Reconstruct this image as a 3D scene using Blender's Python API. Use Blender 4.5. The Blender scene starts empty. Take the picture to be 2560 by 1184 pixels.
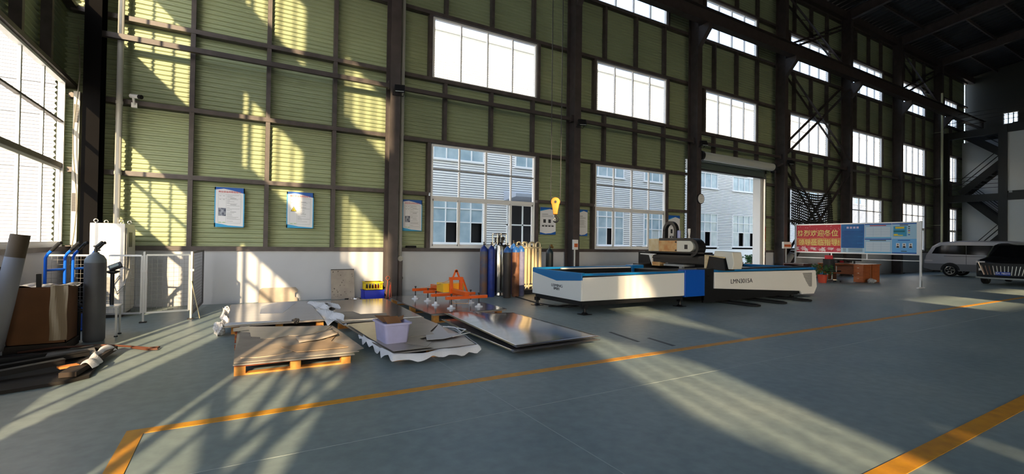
import bpy, bmesh, math, random
from mathutils import Vector, Matrix, Euler
random.seed(7)
sc = bpy.context.scene
col = sc.collection
R = math.radians
PI = math.pi

# ---------------------------------------------------------------- camera
EYE = (0.0, 0.0, 1.489)
cam_d = bpy.data.cameras.new('camera')
cam_d.sensor_width = 36.0
cam_d.lens = 36.0 * 1171.17 / 2560.0
cam_d.clip_start = 0.05
cam_d.clip_end = 900
cam = bpy.data.objects.new('camera', cam_d)
col.objects.link(cam)
cam.matrix_world = (Matrix.Translation(EYE) @ Matrix.Rotation(-R(30.432), 4, 'Z')
                    @ Matrix.Rotation(R(90.683), 4, 'X') @ Matrix.Rotation(R(0.819), 4, 'Z'))
sc.camera = cam

# ---------------------------------------------------------------- sky, sun, exposure
SUN_DIR = Vector((0.36, 1.0, -0.36))
w = bpy.data.worlds.new('World'); sc.world = w; w.use_nodes = True
nt = w.node_tree; nt.nodes.clear()
wo = nt.nodes.new('ShaderNodeOutputWorld'); bg = nt.nodes.new('ShaderNodeBackground')
sky = nt.nodes.new('ShaderNodeTexSky'); sky.sky_type = 'NISHITA'; sky.sun_disc = False
sky.sun_elevation = R(24); sky.sun_rotation = R(200); sky.air_density = 1.0; sky.dust_density = 1.0; sky.ozone_density = 1.0
hs = nt.nodes.new('ShaderNodeHueSaturation'); hs.inputs['Saturation'].default_value = 0.8
nt.links.new(sky.outputs[0], hs.inputs['Color']); nt.links.new(hs.outputs[0], bg.inputs[0]); nt.links.new(bg.outputs[0], wo.inputs[0])
bg.inputs[1].default_value = 0.78
sun_d = bpy.data.lights.new('sun', 'SUN'); sun_d.energy = 12.5; sun_d.color = (1.0, 0.74, 0.43); sun_d.angle = R(0.6)
sun = bpy.data.objects.new('sun', sun_d); col.objects.link(sun)
sun.rotation_euler = SUN_DIR.to_track_quat('-Z', 'Y').to_euler(); sun.location = (-20, -60, 40)
sc.view_settings.view_transform = 'Standard'
sc.view_settings.look = 'None'
sc.view_settings.gamma = 1.0
sc.view_settings.use_curve_mapping = False
sc.view_settings.exposure = -0.04
try:
    cy = sc.cycles
    cy.use_denoising = True; cy.max_bounces = 10; cy.diffuse_bounces = 6; cy.glossy_bounces = 4
    cy.transparent_max_bounces = 24; cy.sample_clamp_indirect = 6.0; cy.caustics_reflective = False; cy.caustics_refractive = False
except Exception:
    pass

# ---------------------------------------------------------------- materials
def lin(c):
    return tuple((v / 12.92 if v <= 0.04045 else ((v + 0.055) / 1.055) ** 2.4) for v in [x / 255.0 for x in c])
MATS = {}
def mat(name, rgb, rough=0.5, metal=0.0, var=0.0, scale=6.0, bump=0.0, rgb2=None, spec=0.5, stretch=(1, 1, 1), coat=0.0):
    """plain paint / metal / paper, with an optional mottling between rgb and rgb2"""
    if name in MATS: return MATS[name]
    m = bpy.data.materials.new(name); m.use_nodes = True
    t = m.node_tree; b = t.nodes['Principled BSDF']
    c = lin(rgb)
    b.inputs['Base Color'].default_value = (*c, 1); b.inputs['Roughness'].default_value = rough; b.inputs['Metallic'].default_value = metal
    b.inputs['Specular IOR Level'].default_value = spec
    if coat: b.inputs['Coat Weight'].default_value = coat
    if var > 0 or rgb2 or bump:
        tc = t.nodes.new('ShaderNodeTexCoord'); mp = t.nodes.new('ShaderNodeMapping'); mp.inputs['Scale'].default_value = stretch
        nz = t.nodes.new('ShaderNodeTexNoise'); nz.inputs['Scale'].default_value = scale; nz.inputs['Detail'].default_value = 6
        t.links.new(tc.outputs['Object'], mp.inputs[0]); t.links.new(mp.outputs[0], nz.inputs['Vector'])
        if var > 0 or rgb2:
            cr = t.nodes.new('ShaderNodeValToRGB')
            c2 = lin(rgb2) if rgb2 else tuple(max(0, x * (1 - var)) for x in c)
            cr.color_ramp.elements[0].position = 0.35; cr.color_ramp.elements[1].position = 0.65
            cr.color_ramp.elements[0].color = (*c2, 1); cr.color_ramp.elements[1].color = (*c, 1)
            t.links.new(nz.outputs[0], cr.inputs[0]); t.links.new(cr.outputs[0], b.inputs['Base Color'])
        if bump:
            bp = t.nodes.new('ShaderNodeBump'); bp.inputs['Strength'].default_value = bump; bp.inputs['Distance'].default_value = 0.02
            t.links.new(nz.outputs[0], bp.inputs['Height']); t.links.new(bp.outputs[0], b.inputs['Normal'])
    MATS[name] = m
    return m

def glass_mat(name, tint, refl=0.08):
    """thin window pane: clear to light, with a faint reflection"""
    m = bpy.data.materials.new(name); m.use_nodes = True; t = m.node_tree; t.nodes.clear()
    o = t.nodes.new('ShaderNodeOutputMaterial'); mx = t.nodes.new('ShaderNodeMixShader'); tr = t.nodes.new('ShaderNodeBsdfTransparent')
    gl = t.nodes.new('ShaderNodeBsdfGlossy'); gl.inputs['Roughness'].default_value = 0.02; tr.inputs[0].default_value = (*tint, 1)
    fr = t.nodes.new('ShaderNodeLayerWeight'); fr.inputs[0].default_value = 0.25
    mu = t.nodes.new('ShaderNodeMath'); mu.operation = 'MULTIPLY'; mu.inputs[1].default_value = refl * 3
    t.links.new(fr.outputs['Fresnel'], mu.inputs[0]); t.links.new(mu.outputs[0], mx.inputs[0]); t.links.new(tr.outputs[0], mx.inputs[1]); t.links.new(gl.outputs[0], mx.inputs[2]); t.links.new(mx.outputs[0], o.inputs[0])
    MATS[name] = m
    return m

def floor_mat():
    """worn blue-green floor paint: broad blotches, fine dust, scuffs, hairline joints"""
    m = bpy.data.materials.new('floor_paint'); m.use_nodes = True; t = m.node_tree; b = t.nodes['Principled BSDF']
    tc = t.nodes.new('ShaderNodeTexCoord')
    n1 = t.nodes.new('ShaderNodeTexNoise'); n1.inputs['Scale'].default_value = 0.55; n1.inputs['Detail'].default_value = 5
    n2 = t.nodes.new('ShaderNodeTexNoise'); n2.inputs['Scale'].default_value = 9; n2.inputs['Detail'].default_value = 8
    t.links.new(tc.outputs['Object'], n1.inputs['Vector']); t.links.new(tc.outputs['Object'], n2.inputs['Vector'])
    r1 = t.nodes.new('ShaderNodeValToRGB'); e = r1.color_ramp.elements
    e[0].position = 0.3; e[0].color = (*lin((124, 143, 148)), 1); e[1].position = 0.72; e[1].color = (*lin((156, 169, 168)), 1)
    r2 = t.nodes.new('ShaderNodeValToRGB'); f = r2.color_ramp.elements
    f[0].position = 0.35; f[0].color = (0.82, 0.82, 0.82, 1); f[1].position = 0.75; f[1].color = (1.12, 1.12, 1.1, 1)
    mx = t.nodes.new('ShaderNodeMix'); mx.data_type = 'RGBA'; mx.blend_type = 'MULTIPLY'; mx.inputs[0].default_value = 0.78
    t.links.new(n1.outputs[0], r1.inputs[0]); t.links.new(n2.outputs[0], r2.inputs[0])
    t.links.new(r1.outputs[0], mx.inputs[6]); t.links.new(r2.outputs[0], mx.inputs[7]); t.links.new(mx.outputs[2], b.inputs['Base Color'])
    b.inputs['Specular IOR Level'].default_value = 0.4
    rr = t.nodes.new('ShaderNodeMapRange'); rr.inputs[3].default_value = 0.36; rr.inputs[4].default_value = 0.58
    t.links.new(n1.outputs[0], rr.inputs[0]); t.links.new(rr.outputs[0], b.inputs['Roughness'])
    MATS['floor_paint'] = m
    return m

def net_mat():
    """knotted black netting: a grid of open holes"""
    m = bpy.data.materials.new('black_net'); m.use_nodes = True; t = m.node_tree; b = t.nodes['Principled BSDF']
    b.inputs['Base Color'].default_value = (0.012, 0.012, 0.012, 1); b.inputs['Roughness'].default_value = 0.9
    o = t.nodes['Material Output']
    uv = t.nodes.new('ShaderNodeUVMap'); sp = t.nodes.new('ShaderNodeSeparateXYZ'); t.links.new(uv.outputs[0], sp.inputs[0])
    outs = []
    for i, k in ((0, 30), (1, 15)):
        mu = t.nodes.new('ShaderNodeMath'); mu.operation = 'MULTIPLY'; mu.inputs[1].default_value = k; t.links.new(sp.outputs[i], mu.inputs[0])
        fr = t.nodes.new('ShaderNodeMath'); fr.operation = 'FRACT'; t.links.new(mu.outputs[0], fr.inputs[0])
        gt = t.nodes.new('ShaderNodeMath'); gt.operation = 'GREATER_THAN'; gt.inputs[1].default_value = 0.6; t.links.new(fr.outputs[0], gt.inputs[0]); outs.append(gt)
    an = t.nodes.new('ShaderNodeMath'); an.operation = 'MULTIPLY'; t.links.new(outs[0].outputs[0], an.inputs[0]); t.links.new(outs[1].outputs[0], an.inputs[1])
    mx = t.nodes.new('ShaderNodeMixShader'); tr = t.nodes.new('ShaderNodeBsdfTransparent')
    t.links.new(an.outputs[0], mx.inputs[0]); t.links.new(b.outputs[0], mx.inputs[1]); t.links.new(tr.outputs[0], mx.inputs[2]); t.links.new(mx.outputs[0], o.inputs[0])
    MATS['black_net'] = m
    return m

FLOOR = floor_mat(); GLASS = glass_mat('window_glass', (0.96, 0.97, 0.98), 0.035); NET = net_mat()
CLAD = mat('olive_cladding', (160, 171, 136), 0.5, var=0.12, scale=0.8)
PLASTER = mat('pale_plaster', (196, 199, 206), 0.45, var=0.06, scale=1.2)
STEEL = mat('dark_brown_steel', (74, 66, 66), 0.5, rgb2=(62, 55, 55), scale=4)
GIRT = mat('girt_steel', (84, 76, 75), 0.5, rgb2=(68, 61, 61), scale=5)
WHITE = mat('white_frame', (232, 232, 232), 0.4)
ROOFM = mat('roof_sheet', (46, 48, 52), 0.4, metal=0.3)
YELLOW = mat('yellow_line_paint', (226, 158, 30), 0.5, rgb2=(206, 140, 36), scale=8)
JOINT = mat('joint_filler', (166, 178, 178), 0.6)
SIDING = mat('white_siding', (243, 243, 243), 0.5)
CONC = mat('yard_concrete', (205, 203, 196), 0.9, var=0.15, scale=0.4)
BLACK = mat('black_paint', (24, 23, 25), 0.45)
DKGREY = mat('dark_grey', (52, 52, 56), 0.5)
GREYP = mat('grey_plastic', (150, 152, 152), 0.5)
CHROME = mat('polished_steel', (205, 200, 192), 0.18, metal=1.0)

# ---------------------------------------------------------------- mesh builder
class MB:
    def __init__(s): s.v = []; s.f = []; s.uv = None
    def add(s, vs, fs):
        n = len(s.v); s.v += [tuple(v) for v in vs]; s.f += [tuple(i + n for i in f) for f in fs]; return s
    def box(s, x0, x1, y0, y1, z0, z1):
        return s.add([(x0, y0, z0), (x1, y0, z0), (x1, y1, z0), (x0, y1, z0), (x0, y0, z1), (x1, y0, z1), (x1, y1, z1), (x0, y1, z1)],
                     [(0, 3, 2, 1), (4, 5, 6, 7), (0, 1, 5, 4), (1, 2, 6, 5), (2, 3, 7, 6), (3, 0, 4, 7)])
    def obox(s, c, size, rot=(0, 0, 0)):
        m = Euler(rot).to_matrix(); c = Vector(c); a = [k / 2 for k in size]
        vs = [c + m @ Vector((sx * a[0], sy * a[1], sz * a[2])) for sz in (-1, 1) for (sx, sy) in ((-1, -1), (1, -1), (1, 1), (-1, 1))]
        return s.add(vs, [(0, 3, 2, 1), (4, 5, 6, 7), (0, 1, 5, 4), (1, 2, 6, 5), (2, 3, 7, 6), (3, 0, 4, 7)])
    def bar(s, p, q, w, h=None, up=(0, 0, 1)):
        """rectangular bar from p to q, w across, h along up"""
        h = h or w; p, q = Vector(p), Vector(q); d = (q - p).normalized(); u = Vector(up)
        if abs(d.dot(u)) > 0.98: u = Vector((0, 1, 0))
        a = d.cross(u).normalized(); b = a.cross(d).normalized(); vs = []
        for e in (p, q):
            for (i, j) in ((-1, -1), (1, -1), (1, 1), (-1, 1)): vs.append(e + a * i * w / 2 + b * j * h / 2)
        return s.add(vs, [(3, 2, 1, 0), (4, 5, 6, 7), (0, 1, 5, 4), (1, 2, 6, 5), (2, 3, 7, 6), (3, 0, 4, 7)])
    def tube(s, pts, r, n=8, closed=False, caps=True):
        pts = [Vector(p) for p in pts]; k = len(pts); rr = r if isinstance(r, (list, tuple)) else [r] * k
        base = len(s.v); prev = None; vs = []
        for i, p in enumerate(pts):
            if closed: d = pts[(i + 1) % k] - pts[i - 1]
            else: d = (pts[min(i + 1, k - 1)] - pts[max(i - 1, 0)])
            d = d.normalized()
            if prev is None:
                a = d.orthogonal().normalized()
            else:
                a = (prev - d * prev.dot(d)); a = a.normalized() if a.length > 1e-6 else d.orthogonal().normalized()
            prev = a; b = d.cross(a)
            for j in range(n):
                t = 2 * PI * j / n; vs.append(p + (a * math.cos(t) + b * math.sin(t)) * rr[i])
        fs = []
        for i in range(k if closed else k - 1):
            i2 = (i + 1) % k
            for j in range(n): fs.append((i * n + j, i * n + (j + 1) % n, i2 * n + (j + 1) % n, i2 * n + j))
        if caps and not closed: fs += [tuple(reversed(range(n))), tuple(range((k - 1) * n, k * n))]
        return s.add(vs, fs)
    def cyl(s, p, q, r, n=20): return s.tube([p, q], r, n)
    def lathe(s, prof, c=(0, 0, 0), n=24, axis='Z'):
        """prof: (radius, height) pairs from bottom to top"""
        vs = []; fs = []
        for (r, h) in prof:
            for j in range(n):
                t = 2 * PI * j / n; x, y, z = r * math.cos(t), r * math.sin(t), h
                if axis == 'X': x, y, z = z, x, y
                elif axis == 'Y': x, y, z = y, z, x
                vs.append((x + c[0], y + c[1], z + c[2]))
        for i in range(len(prof) - 1):
            for j in range(n): fs.append((i * n + j, i * n + (j + 1) % n, (i + 1) * n + (j + 1) % n, (i + 1) * n + j))
        fs += [tuple(reversed(range(n))), tuple(range((len(prof) - 1) * n, len(prof) * n))]
        return s.add(vs, fs)
    def prism(s, poly, a, b, plane='XY'):
        """polygon extruded from a to b along the axis left out of plane"""
        def P(u, v, w): return {'XY': (u, v, w), 'XZ': (u, w, v), 'YZ': (w, u, v)}[plane]
        n = len(poly); vs = [P(u, v, a) for u, v in poly] + [P(u, v, b) for u, v in poly]
        fs = [tuple(reversed(range(n))), tuple(range(n, 2 * n))] + [(i, (i + 1) % n, n + (i + 1) % n, n + i) for i in range(n)]
        return s.add(vs, fs)
    def grid(s, fn, nu, nv, uv=False):
        vs = [fn(i / nu, j / nv) for j in range(nv + 1) for i in range(nu + 1)]
        fs = [(j * (nu + 1) + i, j * (nu + 1) + i + 1, (j + 1) * (nu + 1) + i + 1, (j + 1) * (nu + 1) + i) for j in range(nv) for i in range(nu)]
        if uv: s.uv = [(i / nu, j / nv) for j in range(nv + 1) for i in range(nu + 1)]
        return s.add(vs, fs)
    def build(s, name, m, parent=None, smooth=False, bevel=0.0, solid=0.0, label=None, kind=None, sub=0):
        off = Vector((0, 0, 0))
        p = parent
        while p is not None: off += OFF.get(p.name, Vector((0, 0, 0))); p = p.parent
        me = bpy.data.meshes.new(name)
        me.from_pydata([tuple(Vector(v) - off) for v in s.v], [], s.f)
        bm = bmesh.new(); bm.from_mesh(me); bmesh.ops.recalc_face_normals(bm, faces=bm.faces); bm.to_mesh(me); bm.free()
        if s.uv:
            ul = me.uv_layers.new(name='UVMap')
            for l in me.loops: ul.data[l.index].uv = s.uv[l.vertex_index]
        me.materials.append(m)
        o = bpy.data.objects.new(name, me); col.objects.link(o)
        if parent is not None: o.parent = parent
        if solid:
            md = o.modifiers.new('solid', 'SOLIDIFY'); md.thickness = solid; md.offset = 0
        if sub:
            md = o.modifiers.new('sub', 'SUBSURF'); md.levels = sub; md.render_levels = sub
        if bevel:
            md = o.modifiers.new('bevel', 'BEVEL'); md.width = bevel; md.segments = 2; md.limit_method = 'ANGLE'; md.angle_limit = R(40)
        if smooth:
            for pl in me.polygons: pl.use_smooth = True
            try:
                me.set_sharp_from_angle(angle=R(40))
            except Exception: pass
        if label: o['label'] = label
        if kind: o['kind'] = kind
        return o

OFF = {}
def tag(o, label, cat, group=None, kind=None):
    o['label'] = label; o['category'] = cat
    if group: o['group'] = group
    if kind: o['kind'] = kind
    return o
def thing(name, label, cat, loc=(0, 0, 0), rotz=0.0, group=None, kind=None, world=True):
    """Empty at a thing's base; its parts are given in world coordinates (world=True) or in the thing's own"""
    o = bpy.data.objects.new(name, None); col.objects.link(o); o.location = loc; o.rotation_euler = (0, 0, rotz)
    o.empty_display_size = 0.2
    if world: OFF[o.name] = Vector(loc)
    return tag(o, label, cat, group, kind)
def copy_tree(root, loc, rotz, label, group=None):
    c = root.copy(); col.objects.link(c); c.location = loc; c.rotation_euler = (0, 0, rotz); c['label'] = label
    if group: c['group'] = group
    for ch in list(root.children):
        d = ch.copy(); col.objects.link(d); d.parent = c
        for g in ch.children:
            e = g.copy(); col.objects.link(e); e.parent = d
    return c
def text(body, size, loc, rot, m, name, parent=None, sx=1.0, align='CENTER', extrude=0.002, shear=0.0, bold=0.0):
    cu = bpy.data.curves.new(name, 'FONT'); cu.body = body; cu.size = size; cu.align_x = align; cu.align_y = 'CENTER'
    cu.extrude = extrude; cu.shear = shear; cu.offset = bold
    t = bpy.data.objects.new('tmp', cu); col.objects.link(t)
    dg = bpy.context.evaluated_depsgraph_get(); dg.update()
    me = bpy.data.meshes.new_from_object(t.evaluated_get(dg)); bpy.data.objects.remove(t); bpy.data.curves.remove(cu)
    me.transform(Matrix.Translation(loc) @ Euler(rot).to_matrix().to_4x4() @ Matrix.Diagonal((sx, 1, 1, 1)))
    off = Vector((0, 0, 0)); p = parent
    while p is not None: off += OFF.get(p.name, Vector((0, 0, 0))); p = p.parent
    me.transform(Matrix.Translation(-off))
    me.materials.clear(); me.materials.append(m); me.name = name
    o = bpy.data.objects.new(name, me); col.objects.link(o)
    if parent is not None: o.parent = parent
    return o
FACE_S = (R(90), 0, 0)            # lettering that faces the camera side (-Y)
FACE_W = (R(90), 0, R(-90))       # lettering that faces -X

# ================================================================ THE HALL
D = 12.6                      # inner plane of the long wall's windows
XW = -2.94                    # gable wall with the sunny windows
YF = -23.7                    # far long wall behind the camera
XE = 46.0                     # far gable
BAY = 6.0
def cx(b): return 3.5 + BAY * b
fl = MB(); fl.box(XW - 0.3, XE + 0.3, YF - 0.3, D + 0.35, -0.2, 0.0)
floor = tag(fl.build('floor', FLOOR), 'blue green painted concrete floor of the hall', 'floor', kind='structure')
def on_floor(poly, name, m, z=0.004):
    b = MB(); b.prism(poly, 0.0005, z); return b.build(name, m, floor)
on_floor([(-0.70, 4.60), (24.5, 4.60), (24.5, 4.49), (-0.59, 4.49)], 'yellow_line', YELLOW)
on_floor([(-0.70, 4.60), (-0.59, 4.49), (-0.585, 4.49), (-0.585, 0.2), (-0.70, 0.2)], 'yellow_line', YELLOW, 0.0045)
on_floor([(2.2, 1.49), (24.5, 1.49), (24.5, 1.35), (2.2, 1.35)], 'yellow_line', YELLOW)
on_floor([(-2.8, 3.59), (30, 3.59), (30, 3.582), (-2.8, 3.582)], 'joint_line', JOINT, 0.002)
on_floor([(2.19, -6), (2.198, -6), (2.198, 9), (2.19, 9)], 'joint_line', JOINT, 0.002)
WEAR = mat('scuff_mark', (60, 72, 78), 0.6)
on_floor([(5.3, 5.2), (5.36, 5.2), (5.5, 6.0), (5.44, 6.0)], 'scuff_mark', WEAR, 0.002)
on_floor([(5.55, 4.75), (5.63, 4.75), (5.72, 5.35), (5.66, 5.35)], 'scuff_mark', WEAR, 0.002)

def ribbed(b, x0, x1, z0, z1, y, pitch, amp, axis='X', k=8):
    """horizontally ribbed sheet; axis X: lies in plane y, axis Y: lies in plane x=y and runs x0..x1 along Y"""
    n = max(1, int(round((z1 - z0) / pitch * k))); vs = []
    for i in range(n + 1):
        z = z0 + (z1 - z0) * i / n; ph = (z / pitch) % 1.0
        d = amp * max(-1.0, min(1.0, 1.35 * math.sin(2 * PI * ph)))
        vs += [(x0, y + d, z), (x1, y + d, z)] if axis == 'X' else [(y + d, x0, z), (y + d, x1, z)]
    b.add(vs, [(2 * i, 2 * i + 1, 2 * i + 3, 2 * i + 2) for i in range(n)])

LOW, MID, HI = (1.31, 4.25), (6.11, 7.86), (9.95, 11.65)
TOPZ = 13.9
# --- long wall with windows (ribbed olive sheets over a plastered plinth)
wall = thing('wall_back', 'olive ribbed sheet wall over a pale plastered plinth, with windows', 'wall', (0, D, 0), kind='structure')
pl = MB(); pl.box(XW - 0.25, 15.68, D - 0.05, D + 0.25, 0, 1.225); pl.box(20.6, XE, D - 0.05, D + 0.25, 0, 1.225)
pl.build('plinth', PLASTER, wall)
cd = MB(); YC = D + 0.1; XW0 = XW - 0.14
def clad(x0, x1, z0, z1): ribbed(cd, x0, x1, z0, z1, YC, 0.104, 0.016)
clad(XW0, cx(0), 1.22, TOPZ)
for b in range(0, 7):
    a, e = cx(b), min(cx(b + 1), XE); l, r = 4.67 + BAY * b, 8.23 + BAY * b
    if b == 6: l, r = 41.3, 43.6
    if b == 2: l, r = l - 0.2, r - 0.2
    for (z0, z1) in ((LOW[1] + 0.04, MID[0] - 0.04), (MID[1] + 0.04, HI[0] - 0.04), (HI[1] + 0.04, TOPZ)): clad(a, e, z0 if not (b == 2 and z0 < 5) else 4.95, z1)
    for (z0, z1) in ((1.22, LOW[1] + 0.04), (MID[0] - 0.04, MID[1] + 0.04), (HI[0] - 0.04, HI[1] + 0.04)):
        if b == 2 and z0 < 2:
            clad(20.62, e, z0, 4.95); continue
        clad(a, l, z0, z1); clad(r, e, z0, z1)
    if b != 2: clad(l, r, 1.22, LOW[0] - 0.03)
cd.build('cladding', CLAD, wall)
def girt(x0, x1, z, h=0.085, y0=D - 0.1, y1=D + 0.07):
    b = MB(); b.box(x0, x1, y0, y1, z - h / 2, z + h / 2); b.box(x0, x1, y0, y0 + 0.012, z + h / 2, z + h / 2 + 0.014); return b.build('girt', GIRT, wall)
def post(x, z0, z1, wd=0.09):
    b = MB(); b.box(x - wd / 2, x + wd / 2, D - 0.085, D + 0.07, z0, z1); return b.build('wall_post', GIRT, wall)
ROWS = (1.25, 2.815, 4.31, 6.06, 7.93, 9.89, 11.72, 13.45)
for b in range(-1, 7):
    a, e = cx(b), min(cx(b + 1), XE)
    if b == 6: l, r = 41.3, 43.6
    elif b == 2: l, r = 16.42, 20.04
    else: l, r = 4.62 + BAY * b, 8.28 + BAY * b
    if b == -1: a = XW
    for i, z in enumerate(ROWS):
        if b == -1 or i in (3, 4, 5, 6, 7) or (i == 2 and b != 2) or (i == 0 and b != 2): girt(a, e, z)
        elif i == 1 and b != 2: girt(a, l, z); girt(r, e, z)
        elif b == 2: girt(20.62, e, z)
    for i in range(len(ROWS) - 1):
        z0, z1 = ROWS[i] + 0.043, ROWS[i + 1] - 0.043
        if b == -1 or i in (2, 4, 6):
            for k in (1, 2, 3):
                if b == 6 and k == 3: continue
                if b == 2 and i == 2: post(cx(b) + 1.5 * k + 0.09, 5.2, z1); continue
                post(cx(b) + 1.5 * k + 0.09, z0, z1)
        elif b != 2 or i > 1: post(l, z0, z1, 0.1); post(r, z0, z1, 0.1)
        else: post(20.66, z0, z1, 0.1)

# --- windows: white frames, four lights each; the low ones with two cross rails and sliding lights below
WN = [0]
def window(x0, x1, z0, z1, kind, y=D, axis='X', label='window', bars=None, rails=None):
    WN[0] += 1
    o = thing('window_%d' % WN[0], label, 'window', (x0, y, z0) if axis == 'X' else (y, x0, z0), kind='structure')
    def bx(b, u0, u1, w0, w1, q0, q1):
        if axis == 'X': b.box(u0, u1, y + w0, y + w1, q0, q1)
        else: b.box(y - w1, y - w0, u0, u1, q0, q1)
    f = MB(); t = 0.05
    bx(f, x0, x1, -0.05, 0.05, z0, z0 + t); bx(f, x0, x1, -0.05, 0.05, z1 - t, z1)
    bx(f, x0, x0 + t, -0.05, 0.05, z0 + t, z1 - t); bx(f, x1 - t, x1, -0.05, 0.05, z0 + t, z1 - t)
    bars = bars or [x0 + (x1 - x0) * k / 4 for k in (1, 2, 3)]
    for i, u in enumerate(bars):
        h = (0.03 if kind == 'low' and i == 1 else 0.02) if axis == 'X' else 0.032
        dd = 0.035 if axis == 'X' else 0.018; bx(f, u - h, u + h, -dd, dd, z0 + t, z1 - t)
    f.build('window_frame', WHITE, o)
    if kind == 'low':
        rails = rails or (3.55, 2.74)
        for i, z in enumerate(rails):
            h = 0.018 if i == 0 else 0.045
            g = MB(); bx(g, x0 + t, x1 - t, -0.038, 0.038, z - h, z + h); g.build('cross_rail', GIRT if axis == 'Y' else (WHITE if i else GREYP), o)
        s = MB(); ed = [x0 + t] + list(bars) + [x1 - t]; zl = rails[-1] - 0.045
        for k in range(len(ed) - 1):
            u0, u1 = ed[k], ed[k + 1]
            dd = 0.02 if axis == 'X' else 0.01; sw = 0.045 if axis == 'X' else 0.02; bx(s, u0, u0 + sw, -dd, dd, z0 + t, zl); bx(s, u1 - sw, u1, -dd, dd, z0 + t, zl)
            bx(s, u0, u1, -0.02, 0.02, z0 + t, z0 + t + 0.05); bx(s, u0, u1, -0.02, 0.02, zl - 0.05, zl)
        s.build('sash', WHITE, o)
    g = MB(); bx(g, x0 + 0.02, x1 - 0.02, -0.004, 0.004, z0 + 0.02, z1 - 0.02); g.build('glass_pane', GLASS, o)
    return o
ORD = ('first', 'second', 'third', 'fourth', 'fifth', 'sixth', 'seventh')
for b in range(0, 7):
    x0, x1 = 4.70 + BAY * b, 8.20 + BAY * b
    if b == 2: x0, x1 = x0 - 0.2, x1 - 0.2
    if b == 6: x0, x1 = 41.35, 43.55
    at_ = ORD[b] + ' bay of the long wall'
    if b != 2: window(x0, x1, *LOW, 'low', label='tall white framed low window with sliding lights, %s' % at_)
    window(x0, x1, *MID, 'mid', label='white framed four light window above head height, %s' % at_)
    window(x0, x1, *HI, 'hi', label='white framed high window under the eaves, %s' % at_)

# --- steel columns along the long wall
def column(x, y_in, y_out, label, m=None):
    b = MB(); h = 0.13
    b.box(x - h, x + h, y_in, y_in + 0.022, 0, TOPZ); b.box(x - h, x + h, y_out - 0.022, y_out, 0, TOPZ)
    b.box(x - 0.012, x + 0.012, y_in + 0.02, y_out - 0.02, 0, TOPZ)
    o = b.build('steel_column', m or STEEL); OFF[o.name] = Vector((0, 0, 0))
    tag(o, label, 'column', kind='structure')
    bp = MB(); bp.box(x - 0.2, x + 0.2, y_in - 0.07, y_out + 0.02, 0, 0.025); bp.build('base_plate', STEEL, o)
    return o
CL = ['dark steel column in the corner behind the grey cabinet', 'dark steel column beside the yellow and blue crates', 'dark steel column with the junction box left of the cutting machine',
      'dark steel column carrying the round wall clock', 'dark steel column right of the roller door', 'dark steel column right of the black net',
      'dark steel column behind the notice board end', 'dark steel column beside the stairs']
YI, YO = 12.05, 12.5
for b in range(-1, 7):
    column(cx(b), YI, YO, CL[b + 1], mat('shade_black_steel', (17, 16, 16), 0.95, spec=0.05) if b < 0 else STEEL)  # corner column's steel coloured near black to stand in for shade
    if b >= 0:
        c = MB(); x = cx(b); c.prism([(YI, 9.25), (YI, 10.02), (11.58, 10.02), (11.58, 9.85)], x - 0.11, x + 0.11, 'YZ')
        tag(c.build('crane_corbel', STEEL), 'dark bracket under the crane beam on %s' % CL[b + 1].replace('dark steel column', 'the column'), 'bracket', kind='structure')
# tie tubes between the columns, a little below the second window row
for b in range(-1, 6):
    t = MB(); x0, x1 = cx(b) + (0.03 if b >= 0 else -0.03), cx(b + 1) - 0.03
    t.bar((x0, 12.28, 5.57), (x1, 12.28, 5.57), 0.1, 0.105); t.box(x1 - 0.1, x1 + 0.01, 12.22, 12.34, 5.48, 5.7)
    tag(t.build('tie_tube', STEEL), 'dark steel tube tying the columns across the %s' % ('bay beside the corner' if b < 0 else ORD[b] + ' window bay'), 'tie tube', kind='structure')
# crane runway beams
def crane_beam(y, label):
    c = MB(); c.box(-2.5, XE - 0.2, y - 0.15, y + 0.15, 10.03, 10.055); c.box(-2.5, XE - 0.2, y - 0.15, y + 0.15, 10.56, 10.585); c.box(-2.5, XE - 0.2, y - 0.012, y + 0.012, 10.05, 10.59)
    o = tag(c.build('crane_beam', STEEL), label, 'crane beam', kind='structure')
    r = MB(); r.box(-2.5, XE - 0.2, y - 0.035, y + 0.035, 10.585, 10.65); r.build('crane_rail', STEEL, o)
crane_beam(11.75, 'dark crane runway beam in front of the high windows')
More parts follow.
